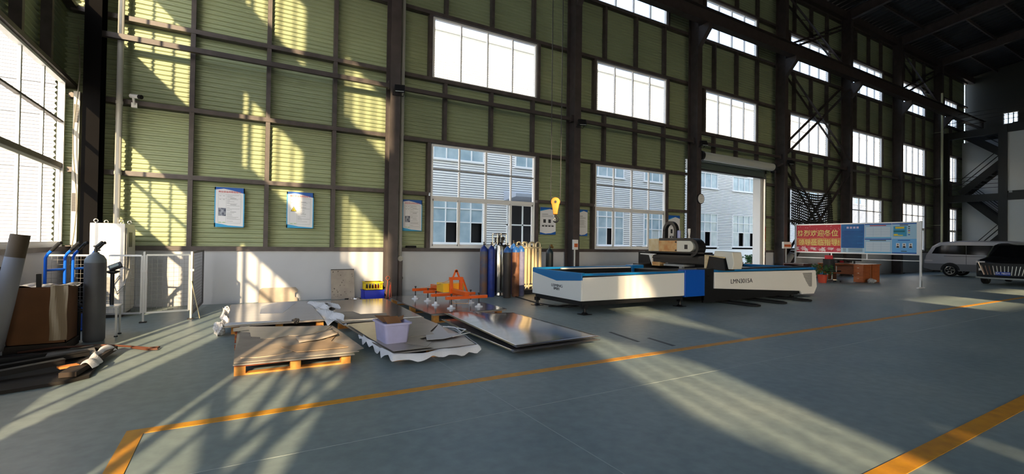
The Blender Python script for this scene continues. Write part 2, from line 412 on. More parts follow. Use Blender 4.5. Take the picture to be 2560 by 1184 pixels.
# cross bracing in the fourth bay: latticed double angles
def brace(name, p, q, label, y0=12.06, y1=12.44, w=0.1):
    o = thing(name, label, 'brace', (p[0], y0, p[1]), kind='structure')
    for y, dz in ((y0, 0.0), (y1, 0.2)):
        p, q = (p[0], p[1] + dz), (q[0], q[1] + dz)
        b = MB(); b.bar((p[0], y, p[1]), (q[0], y, q[1]), w, 0.012); b.bar((p[0], y + 0.03, p[1] + 0.03), (q[0], y + 0.03, q[1] + 0.03), 0.012, w); b.build('brace_angle', STEEL, o)
    n = 7
    for k in range(1, n):
        t = k / n; x, z = p[0] + (q[0] - p[0]) * t, p[1] + (q[1] - p[1]) * t
        c = MB(); c.bar((x, y0, z - 0.2), (x, y1, z), 0.06, 0.02); c.build('batten', STEEL, o)
for (p, q, lb) in (((21.62, 9.62), (27.38, 6.0), 'falling latticed brace across the fourth bay mid window'), ((21.62, 5.72), (27.38, 9.7), 'rising latticed brace across the fourth bay mid window'),
                   ((21.62, 5.35), (27.38, 0.35), 'falling latticed brace behind the black net'), ((21.62, 0.35), (27.38, 5.35), 'rising latticed brace behind the black net'),
                   ((21.62, 12.95), (27.38, 10.5), 'falling brace under the eaves, fourth bay'), ((21.62, 10.5), (27.38, 12.95), 'rising brace under the eaves, fourth bay'),
                   ((33.62, 12.95), (39.38, 10.5), 'falling brace under the eaves, sixth bay'), ((33.62, 10.5), (39.38, 12.95), 'rising brace under the eaves, sixth bay')):
    brace('cross_brace', p, q, lb)

# --- gable wall on the left: same sheets, three window rows; the sun comes in here
def wall_along_y(name, x, label, wins, y0, y1, hole_rows, sign=1):
    o = thing(name, label, 'wall', (x, 0, 0), kind='structure')
    p = MB(); p.box(min(x, x - sign * 0.24), max(x, x - sign * 0.24), y0, y1, 0, 1.225); p.build('plinth', PLASTER, o)
    c = MB()
    rows = [1.22, LOWL[0] - 0.03, LOWL[1] + 0.04, MIDL[0] - 0.04, MIDL[1] + 0.04, HIL[0] - 0.04, HIL[1] + 0.04, 17.3]
    for k in range(7):
        z0, z1 = rows[k], rows[k + 1]; r = {1: 'low', 3: 'mid', 5: 'hi'}.get(k)
        cuts = sorted([(a, e) for (a, e, kinds) in wins if r in kinds]) if r else []
        y = y0
        for a, e in cuts:
            if a - 0.04 > y: ribbed(c, y, a - 0.04, z0, z1, x - sign * 0.1, 0.104, 0.016, 'Y', 6)
            y = e + 0.04
        if y < y1: ribbed(c, y, y1, z0, z1, x - sign * 0.1, 0.104, 0.016, 'Y', 6)
    c.build('cladding', CLAD, o)
    for z in (1.25, 4.53, 6.1, 8.13, 9.95, 11.75, 13.5):
        g = MB(); g.box(x - 0.07, x + 0.1, y0, y1, z - 0.04, z + 0.04); g.build('girt', GIRT, o)
    return o
LOWL, MIDL, HIL = (1.29, 4.48), (6.28, 8.05), (10.02, 11.68)
WL = [(8.30, 12.10, 'low'), (7.05, 11.2, 'mid hi'), (0.50, 3.96, 'low mid hi'), (-5.83, -2.38, 'low mid hi'), (-18.5, -15.0, 'low mid hi'), (-23.66, -21.2, 'hi'), (-22.4, -21.0, 'mid')]
WL = [(7.05, 12.12, 'low mid hi')] + WL[2:]
wl = wall_along_y('wall_left', XW, 'ribbed olive gable wall with a tall sunny window', WL, YF, D + 0.2, None)
for (a, e, kinds) in WL:
    for kk, (z0, z1) in (('low', LOWL), ('mid', MIDL), ('hi', HIL)):
        if kk not in kinds: continue
        n = 5 if e - a > 4.5 else (4 if e - a > 2 else 2)
        bars = [e - (e - a) * k / n for k in range(1, n)]
        where = 'beside the corner with the grey cabinet' if a > 5 else 'behind the camera at %d m' % round(-a + 5)
        window(a, e, z0, z1, kk, y=XW, axis='Y', bars=sorted(bars), rails=(3.68, 2.84) if kk == 'low' else None,
               label='%s gable window %s' % ({'low': 'tall white framed low', 'mid': 'white framed middle', 'hi': 'white framed high'}[kk], where))
for yy in (5.5, -0.9, -7.2, -13.6):
    b = MB(); b.box(XW + 0.02, XW + 0.4, yy - 0.12, yy + 0.12, 0, 15.3)
    tag(b.build('steel_column', STEEL), 'dark gable column %d m from the corner' % round(D - yy), 'column', kind='structure')
for (p, q, lb) in (((-6.6, 0.4), (-1.4, 5.2), 'rising'), ((-1.4, 0.4), (-6.6, 5.2), 'falling')):
    b = MB()
    for dx in (0.1, 0.34): b.bar((XW + dx, p[0], p[1]), (XW + dx, q[0], q[1]), 0.07, 0.07)
    tag(b.build('cross_brace', STEEL), '%s brace across the third gable window' % lb, 'brace', kind='structure')
for yy in (7.4, 8.6, 9.9, 11.2):
    g = MB(); g.box(XW - 0.07, XW + 0.08, yy - 0.05, yy + 0.05, 4.57, 6.06); g.build('wall_post', GIRT, wl)

# --- far long wall behind the camera, with added fill-light doors, and the far gable
wf = thing('wall_front', 'ribbed olive long wall behind the camera with added fill light doors', 'wall', (0, YF, 0), kind='structure')
c = MB(); c.box(XW - 0.125, XW + 0.02, YF - 0.14, YF - 0.05, 0, 17.3)
def sheet(x0, x1, z0, z1): c.box(x0, x1, YF - 0.12, YF - 0.06, z0, z1)
openings = [(-1.5, 4.0), (6.0, 11.5)]  # unseen wide openings, added so sun and sky bounce in as fill
x = XW
for a, e in openings + [(XE, XE)]:
    sheet(x, a, 0, 5.2); x = e
sheet(XW, XE, 5.2, 6.28); sheet(XW, XE, 8.0, 10.0); sheet(XW, XE, 10.62, TOPZ)
x = XW
for k in range(3):
    a, e = 5.9 + 6 * k, 8.8 + 6 * k
    sheet(x, a, 10.0, 10.62); x = e
sheet(x, XE, 10.0, 10.62)
x = XW
for k in range(2):  # unseen middle openings, added for more bounced light
    a, e = 5.4 + 6 * k, 8.9 + 6 * k
    sheet(x, a, 6.28, 8.0); x = e
sheet(x, XE, 6.28, 8.0)
c.build('cladding', CLAD, wf)

# --- roof: ridge over the middle, rafters on every frame, purlins, ribbed sheets
YR, ZR = (D + YF) / 2, 16.6
roof = thing('ceiling', 'dark ribbed metal roof on steel rafters', 'roof', (0, YR, TOPZ), kind='structure')
s = MB(); n = 46 * 5
for (ya, yb, za, zb) in ((D + 0.3, YR, TOPZ + 0.05, ZR), (YF - 0.3, YR, TOPZ + 0.05, ZR)):
    vs = []
    for i in range(n + 1):
        x = XW - 0.3 + (XE + 0.6 - XW) * i / n; d = 0.025 if i % 2 else -0.025
        vs += [(x, ya, za + d), (x, yb, zb + d)]
    s.add(vs, [(2 * i, 2 * i + 1, 2 * i + 3, 2 * i + 2) for i in range(n)])
s.build('roof_sheet', ROOFM, roof, solid=0.02)
sl = (ZR - TOPZ) / (D + 0.3 - YR)
for b in range(-1, 7):
    for sg in (1, -1):
        ya = YI + 0.3 if sg > 0 else YF + 0.3; r_ = MB(); x = cx(b)
        for (o1, hh, ww) in ((-0.12, 0.02, 0.22), (-0.62, 0.02, 0.22), (-0.37, 0.5, 0.012)):
            r_.bar((x, ya, TOPZ + o1 + sl * 0.6), (x, YR, ZR + o1), ww, hh)
        r_.build('rafter', STEEL, roof)
for k in range(1, 12):
    for sg in (1, -1):
        y = D - 1.5 * k if sg > 0 else YF + 1.5 * k
        z = TOPZ + sl * (1.5 * k + 0.3) - 0.02
        q = MB(); q.box(XW, XE, y - 0.035, y + 0.035, z - 0.2, z - 0.03); q.build('purlin', STEEL, roof)
ev = MB(); ev.box(XW, XE, 12.28, 12.56, 13.5, 13.9); ev.build('eaves_beam', STEEL, roof)
# ================================================================ WALL FITTINGS
ORANGE = mat('orange_paint', (238, 98, 22), 0.35)
MYEL = mat('machine_yellow', (246, 190, 20), 0.4)
BLUE = mat('royal_blue', (18, 112, 176), 0.35)
MWHITE = mat('machine_white', (232, 230, 226), 0.35)
MBLACK = mat('machine_black', (20, 20, 22), 0.4)
CREAM = mat('aged_cream', (222, 206, 172), 0.45, rgb2=(206, 180, 132), scale=5)
RUST = mat('rusty_cover', (196, 132, 70), 0.5, rgb2=(214, 176, 120), scale=6)
SHEETM = mat('bare_steel_sheet', (176, 174, 178), 0.16, metal=0.85, rgb2=(160, 158, 162), scale=1.5, stretch=(1, 6, 1))
FILMED = mat('filmed_sheet', (168, 160, 152), 0.3, metal=0.35, rgb2=(152, 145, 138), scale=3)
CARDGREY = mat('protective_paper', (176, 164, 150), 0.7, rgb2=(158, 146, 134), scale=4)
FILMB = mat('pale_blue_film', (186, 192, 208), 0.3)
PAPERW = mat('white_wrapping', (226, 226, 230), 0.6, bump=0.4, scale=14)
WOOD = mat('pallet_pine', (214, 156, 78), 0.75, rgb2=(190, 128, 58), scale=10, stretch=(1, 8, 1))
WOODR = mat('pallet_red_edge', (176, 92, 54), 0.75, rgb2=(150, 74, 42), scale=9)
CARTON = mat('brown_cardboard', (150, 104, 66), 0.8, var=0.12, scale=5)
LILAC = mat('lilac_plastic', (190, 186, 222), 0.4, var=0.1, scale=7)
PRINT = mat('print_black', (46, 48, 56), 0.6)
PRINTG = mat('print_grey', (150, 154, 162), 0.6)
PRED = mat('print_red', (206, 30, 52), 0.6)
PBLUE = mat('print_blue', (18, 92, 184), 0.5)
PSKY = mat('print_sky', (52, 168, 224), 0.5)
PWHITE = mat('poster_white', (232, 234, 240), 0.5)
PYEL = mat('print_yellow', (244, 214, 60), 0.5)
GOLDT = mat('gold_print', (240, 222, 130), 0.5)
RUBBER = mat('rubber_black', (18, 18, 19), 0.8)

def pipe(x, y, r, z0, z1, m, label, collars=()):
    t = MB(); t.cyl((x, y, z0), (x, y, z1), r, 16)
    o = tag(t.build('downpipe', m, smooth=True), label, 'pipe'); 
    for z in collars:
        c = MB(); c.cyl((x, y, z - 0.03), (x, y, z + 0.03), r * 1.18, 16); c.box(x - 0.012, x + 0.012, y, D - 0.105, z - 0.012, z + 0.012); c.build('collar', m, o, smooth=True)
    return o
PIPEM = mat('pvc_pipe', (176, 176, 170), 0.4)
pipe(-2.13, 12.38, 0.055, 0, 13.5, PIPEM, 'pale downpipe in the corner beside the grey cabinet', (2.8, 4.25, 6.9, 9.4))
pipe(3.78, 12.36, 0.05, 1.0, 13.5, PIPEM, 'pale downpipe beside the column by the crates', (1.35, 2.85, 4.35, 6.1))
o = pipe(3.78, 12.36, 0.075, 0.02, 0.98, mat('old_iron_pipe', (104, 96, 96), 0.6), 'dark standpipe under the pale downpipe', (0.5,))
c = MB(); c.cyl((3.76, 12.24, 1.02), (3.76, 12.33, 1.02), 0.07, 20); tag(c.build('pipe_valve_cap', PIPEM, smooth=True), 'round pale cap on the standpipe joint', 'pipe cap')
pipe(39.0, 11.95, 0.06, 0, 11.5, mat('pale_green_pipe', (186, 190, 160), 0.4), 'pale green downpipe beside the stairs', (3, 6, 9))

# cables hanging in the corner
for i, (x0, sw) in enumerate(((-2.75, 0.04), (-2.6, -0.035))):
    t = MB(); t.tube([(x0 + sw * math.sin(k * 0.9 + i), 12.2, 5.4 - 0.38 * k) for k in range(13)], 0.012, 6)
    tag(t.build('hanging_cable', mat('old_cable', (120, 116, 104), 0.6), smooth=True), ('straight' if i else 'wavy') + ' grey cable hanging down the corner column', 'cable')

def cabinet_strip():
    o = thing('tall_junction_box', 'tall narrow grey box with vents beside the corner window', 'junction box', (-2.77, 12.4, 1.3))
    b = MB(); b.box(-2.82, -2.72, 12.3, 12.49, 1.32, 4.35); b.build('box_body', mat('cabinet_beige', (206, 202, 190), 0.45), o, bevel=0.006)
    for z in (2.0, 3.75):
        v = MB(); v.box(-2.805, -2.735, 12.297, 12.301, z - 0.02, z + 0.34)
        for k in range(7): v.box(-2.80, -2.74, 12.292, 12.302, z + k * 0.05, z + k * 0.05 + 0.018)
        v.build('vent_grille', DKGREY, o)
cabinet_strip()

# security camera
o = thing('security_camera', 'white bullet security camera on the corner wall', 'camera', (-1.92, 12.45, 4.2))
b = MB(); b.cyl((-1.95, 12.38, 4.42), (-1.79, 12.25, 4.39), 0.042, 14); b.build('camera_body', WHITE, o, smooth=True)
b = MB(); b.cyl((-1.795, 12.255, 4.39), (-1.75, 12.218, 4.382), 0.045, 14); b.build('lens', BLACK, o, smooth=True)
b = MB(); b.cyl((-1.9, 12.32, 4.4), (-1.9, 12.46, 4.25), 0.022, 8); b.box(-1.95, -1.85, 12.44, 12.5, 4.2, 4.3); b.build('bracket', WHITE, o)

# floodlights on the columns
def floodlight(x, z, label):
    o = thing('floodlight', label, 'floodlight', (x, YI, z))
    b = MB(); b.obox((x, YI - 0.16, z), (0.26, 0.07, 0.22), (R(-28), 0, R(-18))); b.build('lamp_housing', BLACK, o, bevel=0.01)
    g = MB(); g.obox((x - 0.012, YI - 0.2, z - 0.022), (0.21, 0.006, 0.17), (R(-28), 0, R(-18))); g.build('lamp_glass', mat('lamp_glass', (196, 200, 196), 0.15), o)
    k = MB(); k.tube([(x - 0.14, YI - 0.14, z - 0.02), (x - 0.14, YI - 0.02, z - 0.14), (x + 0.14, YI - 0.02, z - 0.14), (x + 0.14, YI - 0.14, z - 0.02)], 0.011, 6); k.build('yoke', BLACK, o)
floodlight(3.56, 5.42, 'black floodlight on the column by the crates')
floodlight(9.56, 5.40, 'black floodlight on the column left of the cutting machine')
floodlight(15.58, 5.45, 'black floodlight above the wall clock column')
floodlight(21.55, 5.3, 'black floodlight above the roller door end')

def junction_box(x, z, w_, h_, label, orange):
    o = thing('junction_box', label, 'junction box', (x, YI, z))
    b = MB(); b.box(x - w_ / 2, x + w_ / 2, YI - 0.09, YI - 0.005, z - h_ / 2, z + h_ / 2); b.build('box_body', WHITE, o, bevel=0.008)
    f = MB(); f.box(x - w_ * orange, x + w_ * orange, YI - 0.096, YI - 0.089, z - h_ * 0.18 - 0.02, z + h_ * 0.18 - 0.02); f.build('breaker_window', mat('breaker_orange', (196, 92, 44), 0.5), o)
    c = MB(); c.box(x - 0.02, x + 0.02, YI - 0.03, YI - 0.004, 0.75, z - h_ / 2); c.build('conduit', WHITE, o)
    return o
junction_box(9.42, 1.45, 0.18, 0.32, 'white junction box with orange breakers on the column by the small cylinder', 0.38)
o = junction_box(21.5, 1.55, 0.62, 0.3, 'wide white junction box with red breakers right of the roller door', 0.42)
s = MB(); s.box(21.44, 21.56, YI - 0.04, YI - 0.004, 0.6, 0.75); s.build('socket', WHITE, o)

# wall clock
o = thing('wall_clock', 'round white wall clock with a dark rim on the column', 'clock', (15.56, YI, 3.3))
b = MB(); b.lathe([(0.2, 0), (0.205, 0.02), (0.2, 0.05)], (15.56, YI - 0.055, 3.3), 32, 'Y'); b.build('clock_rim', BLACK, o, smooth=True)
b = MB(); b.lathe([(0.18, 0), (0.18, 0.005)], (15.56, YI - 0.062, 3.3), 32, 'Y'); b.build('clock_face', WHITE, o)
b = MB(); b.bar((15.56, YI - 0.066, 3.3), (15.49, YI - 0.066, 3.28), 0.012, 0.004); b.bar((15.56, YI - 0.066, 3.3), (15.66, YI - 0.066, 3.32), 0.008, 0.004); b.build('clock_hand', BLACK, o)

# posters
def poster(x0, x1, z0, z1, label, style, y=D - 0.0):
    w_, h_ = x1 - x0, z1 - z0
    o = thing('wall_poster', label, 'poster', ((x0 + x1) / 2, y, z0))
    b = MB(); b.box(x0, x1, y - 0.012, y, z0, z1); b.build('poster_board', PWHITE, o)
    yy = y - 0.0135
    def patch(name, m, poly): 
        p = MB(); p.prism([(x0 + u * w_, z0 + v * h_) for u, v in poly], yy - 0.001, yy + 0.001, 'XZ'); return p.build(name, m, o)
    edge = 0.035
    if style in (1, 2, 3):
        patch('printed_border', PSKY, [(0, 0), (0, 1), (edge, 1), (edge, 0)]); patch('printed_border', PSKY, [(1 - edge, 0), (1 - edge, 1), (1, 1), (1, 0)])
        patch('printed_wave', PBLUE, [(0, 1), (0, 0.93), (0.3, 0.965), (0.6, 0.93), (1, 0.86), (1, 1)])
        patch('printed_wave', PSKY, [(0, 0), (0, 0.1), (0.25, 0.075), (0.45, 0.045), (1, 0.02), (1, 0)])
        t = text('岗位安全风险告知卡', w_ * 0.084, ((x0 + x1) / 2, yy - 0.002, z0 + 0.885 * h_), FACE_S, PRED, 'title_lettering', o)
        f = MB()
        for (u0, u1, v0, v1) in ((0.12, 0.88, 0.825, 0.829), (0.12, 0.88, 0.105, 0.109), (0.12, 0.124, 0.105, 0.829), (0.876, 0.88, 0.105, 0.829), (0.38, 0.384, 0.105, 0.829), (0.12, 0.88, 0.72, 0.723)):
            f.box(x0 + u0 * w_, x0 + u1 * w_, yy - 0.001, yy + 0.001, z0 + v0 * h_, z0 + v1 * h_)
        f.build('printed_table_lines', PRINTG, o)
        rnd = random.Random(style); f = MB()
        for k in range(26):
            v = 0.80 - k * 0.026
            if k in (3, 9, 16): f.box(x0 + 0.52 * w_, x0 + 0.72 * w_, yy - 0.001, yy + 0.001, z0 + v * h_, z0 + (v + 0.011) * h_)
            elif rnd.random() < 0.85: f.box(x0 + 0.41 * w_, x0 + (0.5 + 0.36 * rnd.random()) * w_, yy - 0.001, yy + 0.001, z0 + v * h_, z0 + (v + 0.006) * h_)
        for u, v in ((0.15, 0.78), (0.27, 0.78), (0.15, 0.69), (0.27, 0.69)): f.box(x0 + u * w_, x0 + (u + 0.07) * w_, yy - 0.001, yy + 0.001, z0 + v * h_, z0 + (v + 0.009) * h_)
        f.build('printed_text_lines', PRINTG, o)
        g = MB()
        for u in (0.14, 0.27): g.box(x0 + u * w_, x0 + (u + 0.09) * w_, yy - 0.001, yy + 0.001, z0 + 0.115 * h_, z0 + 0.125 * h_)
        g.build('printed_green_text', mat('print_green', (120, 190, 40), 0.6), o)
        if style in (1, 3):
            patch('printed_photo', mat('photo_dark', (64, 72, 96), 0.6, rgb2=(176, 182, 196), scale=16), [(0.13, 0.28), (0.13, 0.48), (0.38, 0.48), (0.38, 0.28)])
        else:
            patch('warning_triangle', PRINT, [(0.15, 0.46), (0.37, 0.46), (0.26, 0.6)])
            yy -= 0.0015; patch('warning_triangle', PYEL, [(0.175, 0.472), (0.345, 0.472), (0.26, 0.578)]); yy -= 0.0015
            patch('warning_flash', PRINT, [(0.27, 0.55), (0.235, 0.515), (0.262, 0.515), (0.25, 0.48), (0.285, 0.525), (0.26, 0.525)])
    else:
        patch('printed_wave', PBLUE, [(0, 1), (0, 0.88), (0.3, 0.93), (0.6, 0.95), (1, 0.9), (1, 1)]); patch('printed_wave', PBLUE, [(0, 0), (0, 0.08), (0.35, 0.03), (0.7, 0.05), (1, 0.12), (1, 0)])
        patch('printed_wave', PSKY, [(0.0, 0.88), (0.3, 0.93), (0.6, 0.95), (0.3, 0.9), (0, 0.85)])
        f = MB(); f.box(x0 + 0.12 * w_, x0 + 0.5 * w_, yy - 0.001, yy + 0.001, z0 + 0.74 * h_, z0 + 0.76 * h_)
        for v in (0.7, 0.675, 0.65, 0.355, 0.33):
            f.box(x0 + 0.12 * w_, x0 + 0.82 * w_, yy - 0.001, yy + 0.001, z0 + v * h_, z0 + (v + 0.008) * h_)
        if style == 5:
            for k in range(9): f.box(x0 + 0.12 * w_, x0 + (0.6 + 0.2 * ((k * 7) % 3) / 2) * w_, yy - 0.001, yy + 0.001, z0 + (0.6 - 0.025 * k) * h_, z0 + (0.608 - 0.025 * k) * h_)
        f.build('printed_text_lines', PRINTG, o)
        if style != 5:
            f = MB()
            for (u, v, a, e) in ((0.2, 0.43, 0.16, 0.13), (0.52, 0.43, 0.16, 0.13), (0.12, 0.29, 0.14, 0.05), (0.32, 0.29, 0.14, 0.05), (0.52, 0.29, 0.14, 0.05), (0.72, 0.29, 0.14, 0.05)):
                f.box(x0 + u * w_, x0 + (u + a) * w_, yy - 0.001, yy + 0.001, z0 + v * h_, z0 + (v + e) * h_)
            f.build('printed_device_pictures', PRINT, o)
    return o
poster(-0.45, 0.14, 1.75, 2.66, 'sky blue safety poster with a dark photo, first from the corner', 1)
poster(1.03, 1.64, 1.77, 2.65, 'white and sky blue safety poster with a yellow warning triangle', 2)
poster(3.90, 4.46, 1.77, 2.63, 'white and sky blue safety poster right of the downpipe', 3, D - 0.01)
poster(8.44, 9.06, 1.77, 2.65, 'white and dark blue product poster behind the orange hook', 4)
poster(9.98, 10.40, 1.75, 2.65, 'white and dark blue text poster just right of the junction box column', 5)
poster(14.42, 15.07, 1.41, 2.64, 'white and dark blue product poster behind the cutting head', 4)

# switch box on the ledge
o = thing('cable_reel_bundle', 'small dark coil of cable lying on the plinth ledge', 'cable coil', (4.1, 12.45, 1.3))
t = MB()
for k in range(3): t.tube([(4.12 + 0.14 * math.cos(a), 12.47 + 0.05 * math.sin(a), 1.315 + 0.02 * k) for a in [2 * PI * i / 16 for i in range(16)]], 0.014, 6, closed=True)
t.build('coil', BLACK, o, smooth=True)

# ---------------------------------------------------------------- roller door
o = thing('roller_door', 'grey green roller shutter door rolled up on its drum', 'roller door', (18.1, 12.3, 0))
b = MB(); b.lathe([(0.17, 15.75), (0.17, 20.55)], (0, 12.15, 5.02), 28, 'X'); b.build('shutter_roll', mat('shutter_grey', (196, 198, 190), 0.4), o, smooth=True)
b = MB(); b.lathe([(0.2, 15.66), (0.2, 15.76)], (0, 12.15, 5.02), 24, 'X'); b.build('end_plate', BLACK, o)
b = MB(); b.lathe([(0.2, 20.55), (0.2, 20.62)], (0, 12.15, 5.02), 24, 'X'); b.lathe([(0.11, 20.62), (0.11, 21.0)], (0, 12.15, 4.98), 16, 'X'); b.box(20.7, 20.95, 12.0, 12.3, 4.8, 4.9); b.build('drive_motor', BLACK, o, smooth=True)
b = MB(); b.bar((20.7, 12.1, 5.0), (21.3, 12.1, 5.25), 0.06); b.bar((20.66, 12.06, 5.2), (20.66, 12.06, 4.55), 0.03); b.build('motor_bracket', STEEL, o)
b = MB(); ribbed(b, 15.7, 20.58, 4.58, 4.9, 12.52, 0.08, 0.01); b.build('shutter_curtain', mat('shutter_green', (84, 98, 92), 0.5), o, solid=0.012)
b = MB(); b.box(15.7, 20.58, 12.49, 12.55, 4.53, 4.6); b.build('bottom_bar', DKGREY, o)
for x, nm in ((15.66, 0), (20.6, 1)):
    b = MB(); b.box(x - 0.04, x + 0.04, 12.46, 12.6, 0, 4.9); b.build('guide_rail', CHROME if nm else STEEL, o)
tr = MB(); tr.box(20.42, 20.62, 12.6, 12.95, 0, 4.9); t1 = tr.build('trim_1', WHITE); tag(t1, 'white painted jamb right of the roller door opening', 'door jamb', kind='structure')
# ================================================================ LASER CUTTING MACHINE
MX, MYn, MYf = 6.2, 7.65, 9.5
o = machine = thing('laser_cutting_machine', 'long white, blue and black laser cutting machine with a loading table', 'cutting machine', (10.5, 8.6, 0))
b = MB(); b.box(6.24, 9.33, 7.69, 9.46, 0.18, 0.30); b.build('table_base', MBLACK, o)
b = MB(); b.prism([(6.2, 0.29), (9.33, 0.265), (9.33, 0.82), (6.2, 0.78)], 7.64, 7.68, 'XZ'); b.build('table_front_panel', MWHITE, o, bevel=0.01)
b = MB(); b.prism([(9.5, 0.29), (9.5, 0.80), (8.52, 0.655), (7.66, 0.72), (7.645, 0.745), (7.645, 0.29)], 6.17, 6.2, 'YZ'); b.build('table_end_panel', MWHITE, o, bevel=0.006)
b = MB(); b.prism([(9.5, 0.80), (9.5, 0.895), (7.64, 0.855), (7.64, 0.725), (7.68, 0.72), (8.52, 0.655)], 6.172, 6.205, 'YZ'); b.build('blue_end_panel', BLUE, o, bevel=0.006)
b = MB(); b.prism([(6.2, 0.29), (9.33, 0.27), (9.33, 0.87), (6.2, 0.89)], 9.47, 9.5, 'XZ'); b.build('table_back_panel', MWHITE, o)
b = MB(); b.box(6.18, 9.36, 7.645, 7.74, 0.815, 0.862); b.box(6.18, 6.27, 7.645, 9.5, 0.845, 0.875); b.box(6.18, 9.36, 9.38, 9.5, 0.86, 0.905); b.build('table_rim', BLUE, o, bevel=0.005)
b = MB(); b.box(6.9, 9.2, 9.3, 9.36, 0.855, 0.885); b.build('loading_rail', MWHITE, o)
b = MB(); b.box(6.27, 15.1, 7.74, 9.38, 0.5, 0.56); b.box(6.3, 9.3, 7.74, 7.8, 0.56, 0.8); b.box(6.3, 10.06, 9.38, 9.44, 0.5, 0.852); b.box(6.215, 6.26, 7.74, 9.4, 0.5, 0.84); b.box(9.34, 10.06, 7.86, 9.3, 0.56, 0.84); b.build('table_pit', MBLACK, o)
for k in range(26):
    b = MB(); x = 6.4 + 0.113 * k; n = 24
    b.prism([(7.82, 0.6)] + [(7.82 + 1.5 * j / n, 0.72 + (0.03 if j % 2 else 0)) for j in range(n + 1)] + [(9.32, 0.6)], x - 0.002, x + 0.002, 'YZ'); b.build('support_slat', DKGREY, o)
for (x, y) in ((6.33, 7.72), (6.25, 9.4), (9.3, 7.75), (9.3, 9.4), (14.1, 7.72), (14.1, 9.8)):
    b = MB(); b.cyl((x, y, 0.012), (x, y, 0.2), 0.035, 12); b.box(x - 0.05, x + 0.05, y - 0.05, y + 0.05, 0.12, 0.2); b.lathe([(0.08, 0.012), (0.05, 0.04), (0.035, 0.05)], (x, y, 0), 16); f = b.build('levelling_foot', MBLACK, o)
    b = MB(); b.box(x - 0.11, x + 0.11, y - 0.11, y + 0.11, 0.0, 0.012); b.build('foot_plate', MBLACK, f)
b = MB(); b.box(9.33, 10.06, 7.62, 7.84, 0.235, 0.885); b.build('blue_joint_box', mat('joint_blue', (8, 84, 186), 0.35), o, bevel=0.012)
b = MB(); b.box(9.3, 9.75, 9.36, 9.6, 0.5, 0.925); b.build('blue_corner_box', BLUE, o, bevel=0.01)
b = MB(); b.box(10.06, 14.9, 7.7, 10.1, 0.1, 0.78); b.build('bed_frame', MBLACK, o)
b = MB(); b.prism([(10.06, 0.06), (14.3, 0.09), (14.46, 0.2), (10.06, 0.42)], 7.66, 7.71, 'XZ'); b.build('lower_skirt', MBLACK, o)
b = MB(); b.box(10.06, 10.42, 7.64, 7.72, 0.12, 0.9); b.lathe([(0.03, 0), (0.03, 0.02)], (10.22, 7.62, 0.72), 14, 'Y'); b.build('black_post_panel', MBLACK, o)
b = MB(); b.prism([(10.43, 0.40), (10.43, 0.81), (15.2, 0.785), (15.24, 0.74), (15.3, 0.28), (15.14, 0.075), (14.46, 0.085), (14.38, 0.185)], 7.62, 7.67, 'XZ'); b.build('bed_front_panel', MWHITE, o, bevel=0.01)
b = MB(); b.box(10.43, 15.22, 7.62, 7.74, 0.815, 0.87); b.box(15.14, 15.26, 7.62, 10.1, 0.8, 0.87); b.build('bed_rim', BLUE, o, bevel=0.005)
b = MB(); b.prism([(7.7, 0.08), (10.1, 0.08), (10.1, 0.86), (7.7, 0.86)], 15.22, 15.3, 'YZ'); b.build('bed_end_panel', BLUE, o)
b = MB(); b.box(10.1, 15.1, 7.76, 7.9, 0.78, 0.9); b.box(10.1, 15.1, 9.9, 10.12, 0.78, 0.93); b.build('guide_rail', MBLACK, o)
for k in range(30):
    b = MB(); x = 11.2 + 0.13 * k; b.box(x - 0.002, x + 0.002, 7.95, 9.85, 0.6, 0.76); b.build('support_slat', DKGREY, o)
# gantry
gx = 10.72
b = MB(); b.prism([(gx - 0.14, 0.98), (gx + 0.2, 0.98), (gx + 0.2, 1.24), (gx - 0.06, 1.27), (gx - 0.14, 1.2)], 7.75, 9.95, 'XZ'); b.build('gantry_beam', MBLACK, o, bevel=0.01)
b = MB(); b.box(gx - 0.2, gx + 0.15, 8.0, 10.05, 1.265, 1.30); b.box(gx - 0.17, gx - 0.14, 7.9, 9.95, 1.1, 1.14); b.build('gantry_cover', BLACK, o)
b = MB(); b.prism([(7.2, 1.06), (7.25, 1.33), (7.75, 1.35), (7.78, 1.22), (7.44, 1.2), (7.36, 0.9), (7.24, 0.9)], gx - 0.12, gx + 0.25, 'YZ'); b.build('gantry_end_cap', mat('cap_white', (222, 218, 206), 0.4), o, bevel=0.015)
b = MB(); b.prism([(7.40, 0.86), (7.46, 1.17), (7.9, 1.22), (7.98, 0.88)], gx - 0.18, gx + 0.2, 'YZ'); b.build('end_carriage', MBLACK, o)
b = MB(); b.prism([(7.94, 0.9), (7.86, 1.23), (7.98, 1.23), (7.985, 0.9)], gx - 0.21, gx - 0.12, 'YZ'); b.prism([(7.44, 1.17), (7.98, 1.23), (7.98, 1.245), (7.44, 1.2)], gx - 0.21, gx - 0.12, 'YZ'); b.build('carriage_trim', CREAM, o)
b = MB(); b.prism([(9.78, 0.9), (9.9, 1.18), (10.24, 1.2), (10.24, 1.225), (9.68, 1.225), (9.68, 1.2), (9.8, 1.18)], gx - 0.2, gx - 0.05, 'YZ'); b.build('far_end_bracket', MWHITE, o)
b = MB(); b.box(gx - 0.1, gx + 0.4, 9.95, 10.42, 0.8, 1.28); b.build('far_drive_box', MBLACK, o, bevel=0.01)
b = MB(); b.box(gx - 0.18, gx + 0.05, 9.5, 9.8, 0.88, 0.99); b.build('copper_coloured_block', RUST, o)
b = MB(); b.box(gx - 0.25, gx + 0.2, 8.6, 9.3, 0.9, 0.95); b.box(gx - 0.2, gx - 0.1, 8.7, 8.8, 0.84, 0.9); b.build('cable_tray', GREYP, o)
